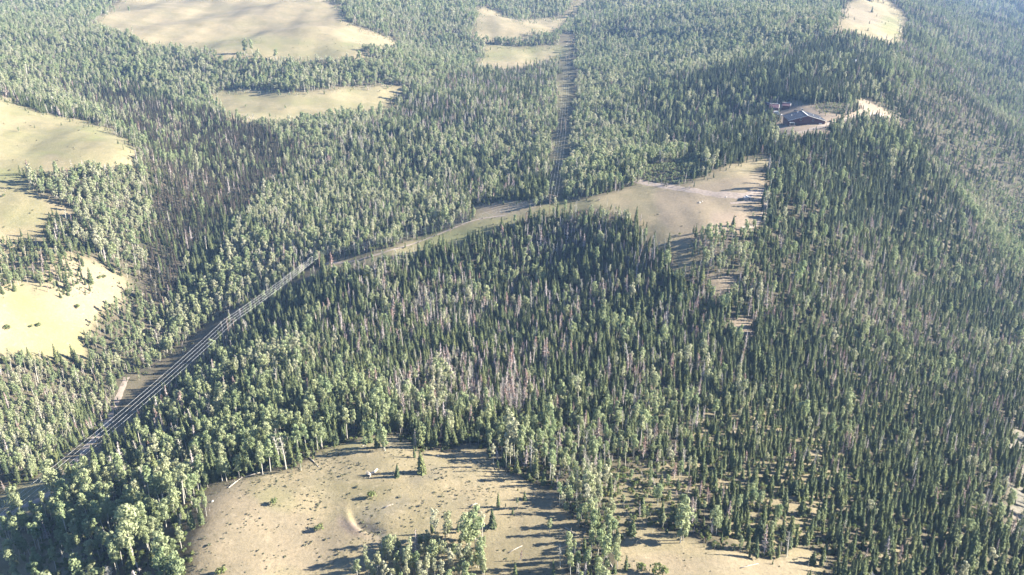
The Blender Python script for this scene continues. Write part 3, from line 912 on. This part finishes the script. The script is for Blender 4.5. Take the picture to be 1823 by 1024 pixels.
count = {k: 0 for k in OBJ_NAME}
for (kind, idx, u, v, px, label), p in zip(PLACED, pw):
    f = project(p[0], p[1], p[2])[2]
    dist = math.sqrt(p[0] ** 2 + p[1] ** 2 + (p[2] - CAMZ) ** 2)
    cosd = math.hypot(p[0], p[1]) / dist
    s = px * f / FPX / max(cosd, .3) / MODELS[kind][idx]['H']
    if kind == 'shrub': s *= .85
    place_tree(kind, idx, (p[0], p[1], gz(p[0], p[1]) - .05), s, random.uniform(0, 6.28), label)
    USED.add(label); count[kind] += 1

Hm = [np.array([m['H'] for m in MODELS[k]]) for k in KN]
hgt = np.zeros(len(T['x']))
for i in range(3):
    k = T['kind'] == i
    hgt[k] = Hm[i][T['idx'][k]] * T['s'][k]
ub, vb, fb = project(T['x'], T['y'], T['z'])
ut, vt, ft = project(T['x'], T['y'], T['z'] + hgt)
app = np.hypot(ut - ub, vt - vb)
# hidden by the rise of the ground?
inframe = (ub > 4) & (ub < W0 - 4) & (vb < H0 + 10) & (vt > 2) & (vt < H0 - 12)
taken = np.zeros(len(hgt), bool)
for i, kind in enumerate(KN):
    cand = np.where(inframe & (T['kind'] == i) & (app > 9))[0]
    cand = cand[np.argsort(-app[cand])]
    for j in cand[:max(0, 300 - count[kind])]:
        m = MODELS[kind][T['idx'][j]]
        lab = tree_label(m['look'], T['s'][j] * (1 if m['H'] > 10 else .8), float(np.clip(ub[j], 0, W0 - 1)), float(vb[j]), float(vt[j]))
        place_tree(kind, int(T['idx'][j]), (T['x'][j], T['y'][j], T['z'][j] - .1), float(T['s'][j]), rng.uniform(0, 6.28), lab, (rng.normal(0, .03), rng.normal(0, .03)))
        taken[j] = True

# ---------------------------------------------------------------- the rest of the forest, one object per kind
def instancer(name, x, y, z, s, idx, meshes, label, cat, sq=.12, wide=1.0):
    n = len(x)
    me = bpy.data.meshes.new(name)
    me.vertices.add(n)
    me.vertices.foreach_set("co", np.stack([x, y, z], 1).ravel())
    rot = np.stack([rng.normal(0, .035, n), rng.normal(0, .035, n), rng.uniform(0, 6.283, n)], 1)
    wz = s[:, None] * np.exp(rng.normal(0, sq, (n, 3)))
    wz[:, 0] *= wide
    wz[:, 1] = wz[:, 0]
    for k, tp, a in (("rot", 'FLOAT_VECTOR', rot), ("scl", 'FLOAT_VECTOR', wz)):
        at = me.attributes.new(k, tp, 'POINT'); at.data.foreach_set("vector", a.astype(np.float32).ravel())
    at = me.attributes.new("idx", 'INT', 'POINT'); at.data.foreach_set("value", idx.astype(np.int32))
    me.update()
    src = bpy.data.collections.new(name + "_models")
    for i, mm in enumerate(meshes):
        src.objects.link(bpy.data.objects.new("%s_model_%s" % (name, chr(97 + i)), mm))
    o = obj(name, me)
    ng = bpy.data.node_groups.new(name + "_growth", 'GeometryNodeTree')
    ng.interface.new_socket("Geometry", in_out='INPUT', socket_type='NodeSocketGeometry')
    ng.interface.new_socket("Geometry", in_out='OUTPUT', socket_type='NodeSocketGeometry')
    N, L = ng.nodes, ng.links
    gi, go = N.new("NodeGroupInput"), N.new("NodeGroupOutput")
    ci = N.new("GeometryNodeCollectionInfo"); ci.inputs["Collection"].default_value = src
    ci.inputs["Separate Children"].default_value = True; ci.inputs["Reset Children"].default_value = True
    ip = N.new("GeometryNodeInstanceOnPoints"); ip.inputs["Pick Instance"].default_value = True
    def na(k, t):
        a = N.new("GeometryNodeInputNamedAttribute"); a.data_type = t; a.inputs["Name"].default_value = k
        return a.outputs["Attribute"]
    L.new(gi.outputs[0], ip.inputs["Points"]); L.new(ci.outputs[0], ip.inputs["Instance"])
    L.new(na("idx", 'INT'), ip.inputs["Instance Index"]); L.new(na("scl", 'FLOAT_VECTOR'), ip.inputs["Scale"])
    er = N.new("FunctionNodeEulerToRotation"); L.new(na("rot", 'FLOAT_VECTOR'), er.inputs[0]); L.new(er.outputs[0], ip.inputs["Rotation"])
    L.new(ip.outputs[0], go.inputs[0])
    md = o.modifiers.new("growth", 'NODES'); md.node_group = ng
    tag(o, label, cat, kind="stuff")
    return o

rest = ~taken
FN = {0: ("spruce_forest", "dark green spruce forest covering the slopes and valley beyond the nearest trees", "forest"),
      1: ("aspen_forest", "lighter green aspen woods spread over the middle and far slopes", "forest"),
      2: ("dead_tree_woods", "scattered grey and rusty dead trees farther back in the forest", "dead trees")}
for i, kind in enumerate(KN):
    k = rest & (T['kind'] == i)
    print('COUNT', kind, k.sum())
    instancer(FN[i][0], T['x'][k], T['y'][k], T['z'][k] - .1, T['s'][k], T['idx'][k], [m['j'] for m in MODELS[kind]], FN[i][1], FN[i][2], wide=T['wide'][k])

# understory and sagebrush
def cover():
    n = 120000
    r = np.sqrt(rng.uniform(200 ** 2, 1000 ** 2, n)); a = rng.uniform(-.62, .62, n)
    x, y = r * np.sin(a), r * np.cos(a)
    z = height(x, y)
    u, v, f = pix(x, y, z, .6)
    op = is_open(u, v)
    k = ~op & (rng.rand(n) < np.where(r < 560, .75, .25))
    kn = inside(MEADOW, u, v) | inside(SCRUB, u, v)
    k &= ~kn
    instancer("forest_undergrowth", x[k], y[k], z[k] - .05, rng.uniform(.5, 1.2, k.sum()), (rng.rand(k.sum()) * 3).astype(int), [m['c'] for m in MODELS['shrub']], "low bushes and saplings under the trees", "undergrowth")
    n = 40000
    r = np.sqrt(rng.uniform(215 ** 2, 420 ** 2, n)); a = rng.uniform(-.6, .6, n)
    x, y = r * np.sin(a), r * np.cos(a); z = height(x, y)
    u, v, f = pix(x, y, z, .6)
    dn = np.full(n, .0)
    dn[inside(MEADOW, u, v)] = .30
    dn[inside(SCRUB, u, v) | inside(OPENS['near_r'], u, v)] = .06
    for p, w in (("400,900 400,860 470,850 600,800 650,790 640,850 560,860 480,890", .6), ("632,905 700,885 740,850 800,832 800,860 720,900 690,930", .35),
                 ("640,925 690,945 680,958 632,938", .8)):
        dn[inside(P(p), u, v)] = w
    dn *= np.clip((vnoise(x, y, 7, 31) - .2) * 2.2, 0, 1.5)
    k = rng.rand(n) < dn
    x1, y1, z1, s1 = x[k], y[k], z[k], np.exp(rng.normal(-.55, .35, k.sum()))
    n = 30000
    r = np.sqrt(rng.uniform(500 ** 2, 1500 ** 2, n)); a = rng.uniform(-.6, .6, n)
    x, y = r * np.sin(a), r * np.cos(a); z = height(x, y)
    u, v, f = pix(x, y, z, .6)
    k = (inside(OPENS['hill'], u, v) | inside(OPENS['clear'], u, v) | inside(OPENS['top_l'], u, v)) & (rng.rand(n) < .10 * (vnoise(x, y, 40, 33) > .5)) & is_open(u, v)
    k |= (inside(OPENS['ridge'], u, v) | inside(OPENS['line'], u, v)) & (rng.rand(n) < .35) & (v < 620)
    X, Y, Z = np.concatenate([x1, x[k]]), np.concatenate([y1, y[k]]), np.concatenate([z1, z[k]])
    S = np.concatenate([s1, rng.uniform(.8, 2.0, k.sum())])
    print("sage", len(X))
    instancer("sagebrush", X, Y, Z - .04, S, np.zeros(len(X)), [sage_me], "small dark sagebrush tufts dotting the dry meadows", "sagebrush")
cover()

# ---------------------------------------------------------------- power line
steel = plain("galvanised_wire", (.75, .75, .72), .45, .05, 1.0, .6)
polem = plain("pole_timber", (.33, .25, .19))
glassm = plain("insulator_grey", (.55, .56, .58), .3, .1)
tops = [(-160, 1046, 17), (409, 570, 16), (568, 452, 15), (984, 349, 17), (1003, 212, 16), (1011, 92, 16), (1016, 40, 16)]
nodes = [Vector(ground_at(u, v, h)[0]) + Vector((0, 0, h)) for u, v, h in tops]
hs = [t[2] for t in tops]
dirs = []
for i, p in enumerate(nodes):
    a = nodes[max(i - 1, 0)]; b_ = nodes[min(i + 1, len(nodes) - 1)]
    d = (b_ - a); d.z = 0
    dirs.append(d.normalized())
ARM = 4.6
OFFS = (-4.4, -1.5, 1.5, 4.4)
pl_labels = ["timber H-frame power pole off the road's lower end", "timber H-frame power pole over the shaded clearing beside the road", "timber H-frame power pole where the wires reach the grassy ridge strip",
             "timber power pole with crossarms at the foot of the straight forest cut", "timber power pole halfway up the straight forest cut", "timber power pole at the top of the straight forest cut", "farthest timber power pole beyond the straight forest cut"]
for i, (p, d, h) in enumerate(zip(nodes, dirs, hs)):
    if i == 0: continue
    e = empty("power_pole", (p.x, p.y, p.z - h), math.atan2(d.y, d.x))
    tag(e, pl_labels[i], "power pole", "power poles of the line")
    for s in (-1, 1):
        zb = gz(p.x - d.y * 2.6 * s, p.y + d.x * 2.6 * s) - (p.z - h)
        g = G(); g.tube([(0, 2.6 * s, zb - .8), (0, 2.6 * s, h * .5), (0, 2.6 * s, h + 1.3)], [.24, .20, .15], 8)
        obj("pole", g.mesh("pole", [polem], True), e)
    g = G(); g.box(0, 0, h + .55, .22, 2 * ARM + .8, .3)
    obj("crossarm", g.mesh("crossarm", [polem]), e)
    g = G(); g.tube([(0, -2.5, h * .55), (0, 2.5, h * .8)], [.09, .09], 5); g.tube([(.1, 2.5, h * .55), (.1, -2.5, h * .8)], [.09, .09], 5)
    obj("cross_brace", g.mesh("cross_brace", [polem]), e)
    for o_ in OFFS:
        g = G(); g.tube([(0, o_, h + .38), (0, o_, h + .2), (0, o_, h + .02)], [.08, .14, .06], 6)
        obj("insulator", g.mesh("insulator", [glassm]), e)
wl_names = ["outer left", "inner left", "inner right", "outer right"]
for k, o_ in enumerate(OFFS):
    g = G()
    pts = []
    for i in range(len(nodes) - 1):
        a = nodes[i] + Vector((-dirs[i].y, dirs[i].x, 0)) * o_
        b_ = nodes[i + 1] + Vector((-dirs[i + 1].y, dirs[i + 1].x, 0)) * o_
        n = 24
        sag = (b_ - a).length * .012
        for j in range(n if i < len(nodes) - 2 else n + 1):
            t = j / n
            q = a.lerp(b_, t); q.z -= sag * 4 * t * (1 - t)
            pts.append(q)
    g.tube(pts, [.05 if i < 48 else .03 for i in range(len(pts))], 5)
    tag(obj("power_cable", g.mesh("power_cable", [steel], True)), ["pale power wire, nearest the far valley of the four in the line", "pale power wire, second of the four counted from the far valley side",
        "pale power wire, third of the four counted from the far valley side", "pale power wire nearest the meadow side of the line"][k], "power line", "wires of the power line")

# ---------------------------------------------------------------- buildings
barn_red = plain("barn_boards", (.105, .042, .045), .8, .2, 1.5)
roof_grey = plain("metal_roof", (.085, .09, .11), .5, .12, .6)
roof_red = plain("red_metal_roof", (.15, .085, .10), .5, .12, .8)
trimm = plain("pale_trim", (.72, .70, .66), .6, .05)
darkg = plain("window_glass", (.03, .035, .045), .15, .1)
whitep = plain("white_paint", (.80, .80, .78), .4, .04)
darkp = plain("dark_paint", (.05, .06, .08), .35, .1)
rubber = plain("tyre_rubber", (.03, .03, .03))
stone = plain("chimney_stone", (.2, .18, .17))
deckm = plain("deck_boards", (.35, .24, .17))

def gable_house(name, u, v, w, d, eave, apex, rz, wall_m, roof_m, label, cat, windows=(), doors=(), over=.7, chimney=None, vents=(), seams=0, porch=False):
    """gable wall faces -Y; ridge runs along Y"""
    p = ground_at(u, v)[0]
    c_, s_ = math.cos(rz), math.sin(rz)
    corners = [(X * c_ - Y * s_ + p[0], X * s_ + Y * c_ + p[1]) for X in (-w / 2, w / 2) for Y in (0, d)]
    z0 = max(min(gz(*q) for q in corners), gz(p[0], p[1]) - .8)
    e = empty(name, (p[0], p[1], z0), rz)
    tag(e, label, cat)
    W = w / 2
    g = G()
    prof = [(-W, -3), (W, -3), (W, eave), (0, apex), (-W, eave)]
    for y in (0, d):
        n = len(g.v); g.v += [Vector((x, y, z)) for x, z in prof]
        f = [n + i for i in range(5)]
        g.f.append(tuple(f if y == 0 else f[::-1])); g.m.append(0)
    for i in (0, 1, 4):
        a, b_ = i, (i + 1) % 5
        g.f.append((a, b_, b_ + 5, a + 5)[::-1]); g.m.append(0)
    wall = obj("wall", g.mesh("wall", [wall_m]), e)
    t = .28
    g = G()
    sl = (apex - eave) / W
    for s in (-1, 1):
        xo = W + over
        z1 = apex - sl * xo
        A = [Vector((0, -over, apex + .05)), Vector((s * xo, -over, z1 + .05)), Vector((s * xo, d + over, z1 + .05)), Vector((0, d + over, apex + .05))]
        B = [q + Vector((0, 0, t)) for q in A]
        n = len(g.v); g.v += A + B
        for f in ((0, 1, 2, 3), (7, 6, 5, 4), (0, 4, 5, 1), (1, 5, 6, 2), (2, 6, 7, 3)):
            g.f.append(tuple(n + i for i in (f if s > 0 else f[::-1]))); g.m.append(0)
        for k in range(seams):
            y = -over + (d + 2 * over) * (k + .5) / seams
            g.tube([(0, y, apex + t + .09), (s * xo, y, z1 + t + .09)], [.05, .05], 4)
    roof = obj("roof", g.mesh("roof", [roof_m]), e)
    g = G(); g.box(0, d / 2, apex + t + .14, .9, d + 2 * over + .02, .16)
    obj("ridge_cap", g.mesh("ridge_cap", [trimm]), roof)
    g = G()
    for s in (-1, 1):
        for y in (-over - .04,):
            g.tube([(0, y, apex + t * .5), (s * (W + over), y, apex - sl * (W + over) + t * .5)], [.17, .17], 4)
    obj("fascia", g.mesh("fascia", [trimm]), roof)
    for (x, z, ww, hh) in windows:
        g = G(); g.box(x, -.03, z, ww + .24, .10, hh + .24)
        f = obj("window", g.mesh("window", [trimm if ww < 2 else wall_m]), e)
        g = G(); g.box(x, -.10, z, ww, .06, hh)
        obj("pane", g.mesh("pane", [darkg]), f)
    for (x, ww, hh, m) in doors:
        g = G(); g.box(x, -.06, hh / 2, ww, .12, hh)
        obj("door", g.mesh("door", [m]), e)
    if chimney:
        x, y, hh = chimney
        g = G(); zc = apex - sl * abs(x)
        g.box(x, y, zc + hh / 2 - .4, 1.5, 1.5, hh + .8); g.box(x, y, zc + hh + .1, 1.8, 1.8, .25)
        obj("chimney", g.mesh("chimney", [stone]), roof)
    for x, y in vents:
        zc = apex - sl * abs(x) + t
        g = G(); g.tube([(x, y, zc - .1), (x, y, zc + .8), (x, y, zc + 1.0)], [.28, .28, .4], 8)
        obj("roof_vent", g.mesh("roof_vent", [whitep]), roof)
    if porch:
        g = G(); g.box(-W + 3.6, -2.2, -.2, 6.8, 4.2, 1.0)
        obj("deck", g.mesh("deck", [deckm]), e)
        g = G()
        for x in (-W + .4, -W + 4.8):
            for y in (-3.6,): g.box(x, y, 1.7, .25, .25, 3.0)
        g.box(-W + 2.6, -2.0, 3.3, 5.0, 3.6, .2)
        obj("porch_canopy", g.mesh("porch_canopy", [trimm]), e)
    return e, p

barn, bp = gable_house("barn", 1436, 222, 37, 26, 5.0, 10.2, math.radians(-4), barn_red, roof_grey, "large dark red barn with a wide grey gable roof on the wooded rise", "barn",
    windows=((-6.5, 6.0, 1.6, 2.0), (6.0, 5.6, 1.6, 2.0), (-14.5, 1.9, 4.5, 1.5)), doors=((14.0, 3.2, 2.4, whitep), (2.5, 3.2, 1.1, whitep), (-12.0, 2.6, 2.5, darkp)),
    chimney=(0, 24.5, 2.2), vents=((-12.5, 16), (9.5, 14), (14.5, 6), (-5, 22)), seams=24, over=1.1, porch=True)
h2, hp = gable_house("house", 1385, 197, 13, 9, 5.2, 8.0, math.radians(72), barn_red, roof_red, "dark two-storey house with a reddish metal roof behind the barn", "house",
    windows=((-2.5, 3.8, 1.3, 1.3), (2.5, 3.8, 1.3, 1.3)), doors=((0, 1.2, 2.2, whitep),), over=.8, seams=8)
g = G(); g.box(-6.55, 4.5, 3.8, .1, 2.2, 1.4); f_ = obj("window", g.mesh("window", [trimm]), h2)
g = G(); g.box(-6.62, 4.5, 3.8, .08, 1.9, 1.15); obj("pane", g.mesh("pane", [darkg]), f_)
h3, _p = gable_house("house", 1406, 191, 10, 8, 3.2, 5.6, math.radians(70), barn_red, roof_red, "small cabin with a faded red roof half hidden behind trees", "cabin", windows=((0, 2.0, 1.2, 1.1),), over=.7, seams=6)
h4, _p = gable_house("house", 1369, 190, 7, 6, 3.4, 5.2, math.radians(60), barn_red, roof_red, "tiny red-roofed outbuilding at the outer end of the houses", "outbuilding", windows=((0, 1.9, 1.0, 1.0),), over=.5)
h5, _p = gable_house("shed", 1331, 356, 5.2, 3.4, 2.0, 2.5, math.radians(6), plain("weathered_boards", (.40, .34, .30)), plain("shed_roof", (.42, .38, .36)), "low weathered shed beside the dirt road in the upper clearing", "shed", doors=((1.2, 1.0, 1.7, darkp),), over=.3)
h6, _p = gable_house("house", 1525, 112, 8, 7, 2.8, 4.6, math.radians(80), plain("grey_boards", (.4, .38, .35)), plain("white_roof", (.75, .75, .75), .4, .05), "pale roofed cabin lost in the forest far above the barn", "cabin", over=.5)
h7, _p = gable_house("house", 1547, 2, 9, 7, 3.4, 5.4, math.radians(10), darkp, darkp, "dark little cabin on top of the far summit clearing", "cabin", over=.5)

def car(u, v, rz, body_m, label, cat, kind="car", L=4.6, Wd=1.9, H=1.5):
    p = ground_at(u, v)[0]
    e = empty({"car": "parked_car", "camper": "camper_trailer"}[kind], (p[0], p[1], gz(p[0], p[1]) + .02), rz)
    tag(e, label, cat)
    def shell(prof, wd, m, name, par, inset=0):
        g = G()
        n = len(prof)
        for y in (-wd / 2, wd / 2):
            g.v += [Vector((x, y + (-1 if y > 0 else 1) * inset * (z > .9 * H), z)) for x, z in prof]
        g.f.append(tuple(range(n))[::-1][::-1]); g.f.append(tuple(range(n, 2 * n))[::-1]); g.m += [0, 0]
        for i in range(n):
            j = (i + 1) % n
            g.f.append((j, i, i + n, j + n)); g.m.append(0)
        return obj(name, g.mesh(name, [m]), par)
    if kind == "car":
        shell([(-L / 2, .35), (L / 2, .35), (L / 2, .75), (L * .28, .9), (-L * .42, .95), (-L / 2, .85)], Wd, body_m, "body", e)
        shell([(-L * .36, .92), (L * .26, .88), (L * .12, H), (-L * .28, H)], Wd * .86, darkg, "cabin", e, .15)
        g = G(); g.box(-L * .08, 0, H + .02, L * .36, Wd * .62, .06); obj("roof", g.mesh("roof", [body_m]), e)
        wx = (-L * .31, L * .31); r = .34
    else:
        shell([(-L / 2, .6), (L / 2 - .5, .55), (L / 2, 1.2), (L / 2 - .2, H - .4), (L / 2 - .8, H), (-L / 2 + .2, H), (-L / 2, H - .3)], Wd, body_m, "body", e)
        g = G()
        for x in (-L * .25, L * .1, L * .3): g.box(x, -Wd / 2 - .02, H * .62, 1.0, .05, .6)
        obj("window", g.mesh("window", [darkg]), e)
        g = G(); g.box(-L * .08, -Wd / 2 - .02, 1.5, .7, .05, 1.8); obj("door", g.mesh("door", [trimm]), e)
        wx = (-L * .12, L * .02); r = .38
    for x in wx:
        for s in (-1, 1):
            g = G(); g.tube([(x, s * (Wd / 2 - .02), r), (x, s * (Wd / 2 - .24), r)], [r, r], 12)
            obj("wheel", g.mesh("wheel", [rubber]), e)
    return e
car(1379, 203, math.radians(4), whitep, "long white camper trailer parked before the reddish-roofed house", "trailer", "camper", 9.5, 2.6, 3.2)
car(1388, 205, math.radians(-20), whitep, "white pickup-sized car beside the long camper trailer", "car", "car", 5.4, 2.1, 1.9)
car(1364, 200, math.radians(30), whitep, "white van-like camper at the outer edge of the yard", "trailer", "camper", 5.2, 2.3, 2.8)
car(1467, 219, math.radians(80), darkp, "dark car parked by the end wall of the red barn", "car")
car(1478, 217, math.radians(70), darkp, "dark car parked farther out on the barn's driveway", "car")
car(1417, 198, math.radians(20), darkp, "dark vehicle parked behind the red barn's roof", "car")

# ---------------------------------------------------------------- fallen logs, rocks, stump wreck
def log(u1, v1, u2, v2, r, label, branches=3):
    a = Vector(ground_at(u1, v1)[0]); b_ = Vector(ground_at(u2, v2)[0])
    a.z = gz(a.x, a.y) + r * .8; b_.z = gz(b_.x, b_.y) + r * .6
    g = G(); d = b_ - a
    loc = a.copy(); o0 = Vector((0, 0, 0))
    m_ = d * .5 + Vector((0, 0, .15))
    g.tube([o0, m_, d], [r, r * .8, r * .4], 7)
    e = obj("fallen_log", g.mesh("fallen_log", [M['log']], True), None, loc)
    g = G()
    for k in range(branches):
        q = d * random.uniform(.4, .95)
        g.tube([q, q + Vector((random.uniform(-1, 1), random.uniform(-1, 1), random.uniform(.3, 1.2)))], [r * .3, r * .08], 4)
    if branches: obj("branch_stubs", g.mesh("branch_stubs", [M['log']]), e)
    tag(e, label, "log", "fallen logs")
for a in [(407, 869, 432, 850, .22, "thin grey log lying by the meadow's left corner"), (432, 851, 470, 840, .2, "long pale log along the forest edge shade"),
          (547, 812, 568, 832, .25, "dark log slanting onto the meadow below the clean-trunked aspens"), (654, 777, 664, 768, .2, "short pale log in the shade at the meadow's top"),
          (645, 795, 665, 782, .2, "thin white log in the shade at the meadow's top, nearer the grass"), (684, 905, 700, 898, .3, "small dark log in the middle of the near meadow"),
          (1040, 950, 1062, 938, .25, "grey log among the shaded aspens beside the sandy patch"), (1090, 1010, 1075, 985, .22, "pale log at the edge of the sandy foreground patch"),
          (905, 985, 930, 972, .2, "thin log on the shaded open slope near the front clump"), (1318, 1012, 1350, 1004, .2, "grey log lying on the sandy foreground patch"),
          (838, 902, 850, 897, .3, "dark log in the tree shade right of the near meadow"), (1006, 940, 1030, 955, .2, "pale log crossing the shaded slope")]:
    log(*a)
# uprooted bleached trunk with its root plate
pr = Vector(ground_at(660, 846)[0]); pr.z = gz(pr.x, pr.y)
e = empty("uprooted_stump", pr, .5)
tag(e, "bleached uprooted stump with a thick pale log on the near meadow", "stump")
g = G(); g.tube([(0, 0, .5), (1.6, .4, .7), (3.4, .9, 1.5)], [.55, .5, .42], 8); obj("trunk", g.mesh("trunk", [M['log']], True), e)
g = G()
rr_ = random.Random(4)
for k in range(16):
    a = k * .39; g.tube([(0, 0, .5), (-.6 + rr_.uniform(-.4, .3), math.cos(a) * 1.1, .6 + math.sin(a) * .9), (-1.2 + rr_.uniform(-.6, .4), math.cos(a) * 1.9, max(.1, .7 + math.sin(a) * 1.4))], [.22, .12, .04], 5)
obj("roots", g.mesh("roots", [M['log']]), e)

def rock(u, v, size, label, seed):
    import bmesh
    p = ground_at(u, v)[0]
    bm = bmesh.new(); bmesh.ops.create_icosphere(bm, subdivisions=2, radius=1)
    r = random.Random(seed)
    off = [(rv(r), r.uniform(.75, 1.0)) for _ in range(9)]
    for q in bm.verts:
        for d, l in off:
            s = q.co.dot(d)
            if s > l * .8: q.co -= d * (s - l * .8)
        q.co = Vector((q.co.x * size * 1.2, q.co.y * size * .9, q.co.z * size * .65))
    me = bpy.data.meshes.new("boulder"); bm.to_mesh(me); bm.free(); me.materials.append(stone_l)
    o = obj("boulder", me, None, (p[0], p[1], gz(p[0], p[1]) + size * .2)); o.rotation_euler.z = r.uniform(0, 6)
    tag(o, label, "rock", "pale boulders")
stone_l = plain("pale_rock", (.48, .44, .38))
for i, a in enumerate([(33, 905, .9, "white rock at the bend of the dirt road"), (1245, 361, 1.2, "grey rock pile in the middle of the upper clearing"), (1250, 359, .7, "smaller grey rock beside the clearing's rock pile"),
    (378, 893, .6, "pale rock at the meadow's left border"), (755, 831, .6, "little rock by the bushy lone spruce"), (1293, 351, .7, "pale rock beside the dirt road in the upper clearing"), (780, 812, .5, "small stone in the shade at the meadow's top")]):
    rock(*a, 70 + i)

# ---------------------------------------------------------------- haze: one closed box of even air round everything
g = G()
zb, zt = -420.0, 330.0
g.box(0, 4300, (zb + zt) / 2, 15400, 9400, zt - zb)
hz = bpy.data.materials.new("haze_air"); hz.use_nodes = True
nt = hz.node_tree
nt.nodes.remove(nt.nodes["Principled BSDF"])
pv = nt.nodes.new("ShaderNodeVolumePrincipled")
pv.inputs["Color"].default_value = (.36, .58, 1.0, 1)
pv.inputs["Density"].default_value = HAZE_DENSITY
pv.inputs["Anisotropy"].default_value = .0
nt.links.new(pv.outputs[0], nt.nodes["Material Output"].inputs["Volume"])
try: hz.cycles.homogeneous_volume = True
except Exception: pass
if HAZE_DENSITY > 0:
    tag(obj("haze", g.mesh("haze", [hz])), "thin blue haze in the air over the valley", "haze", kind="stuff")
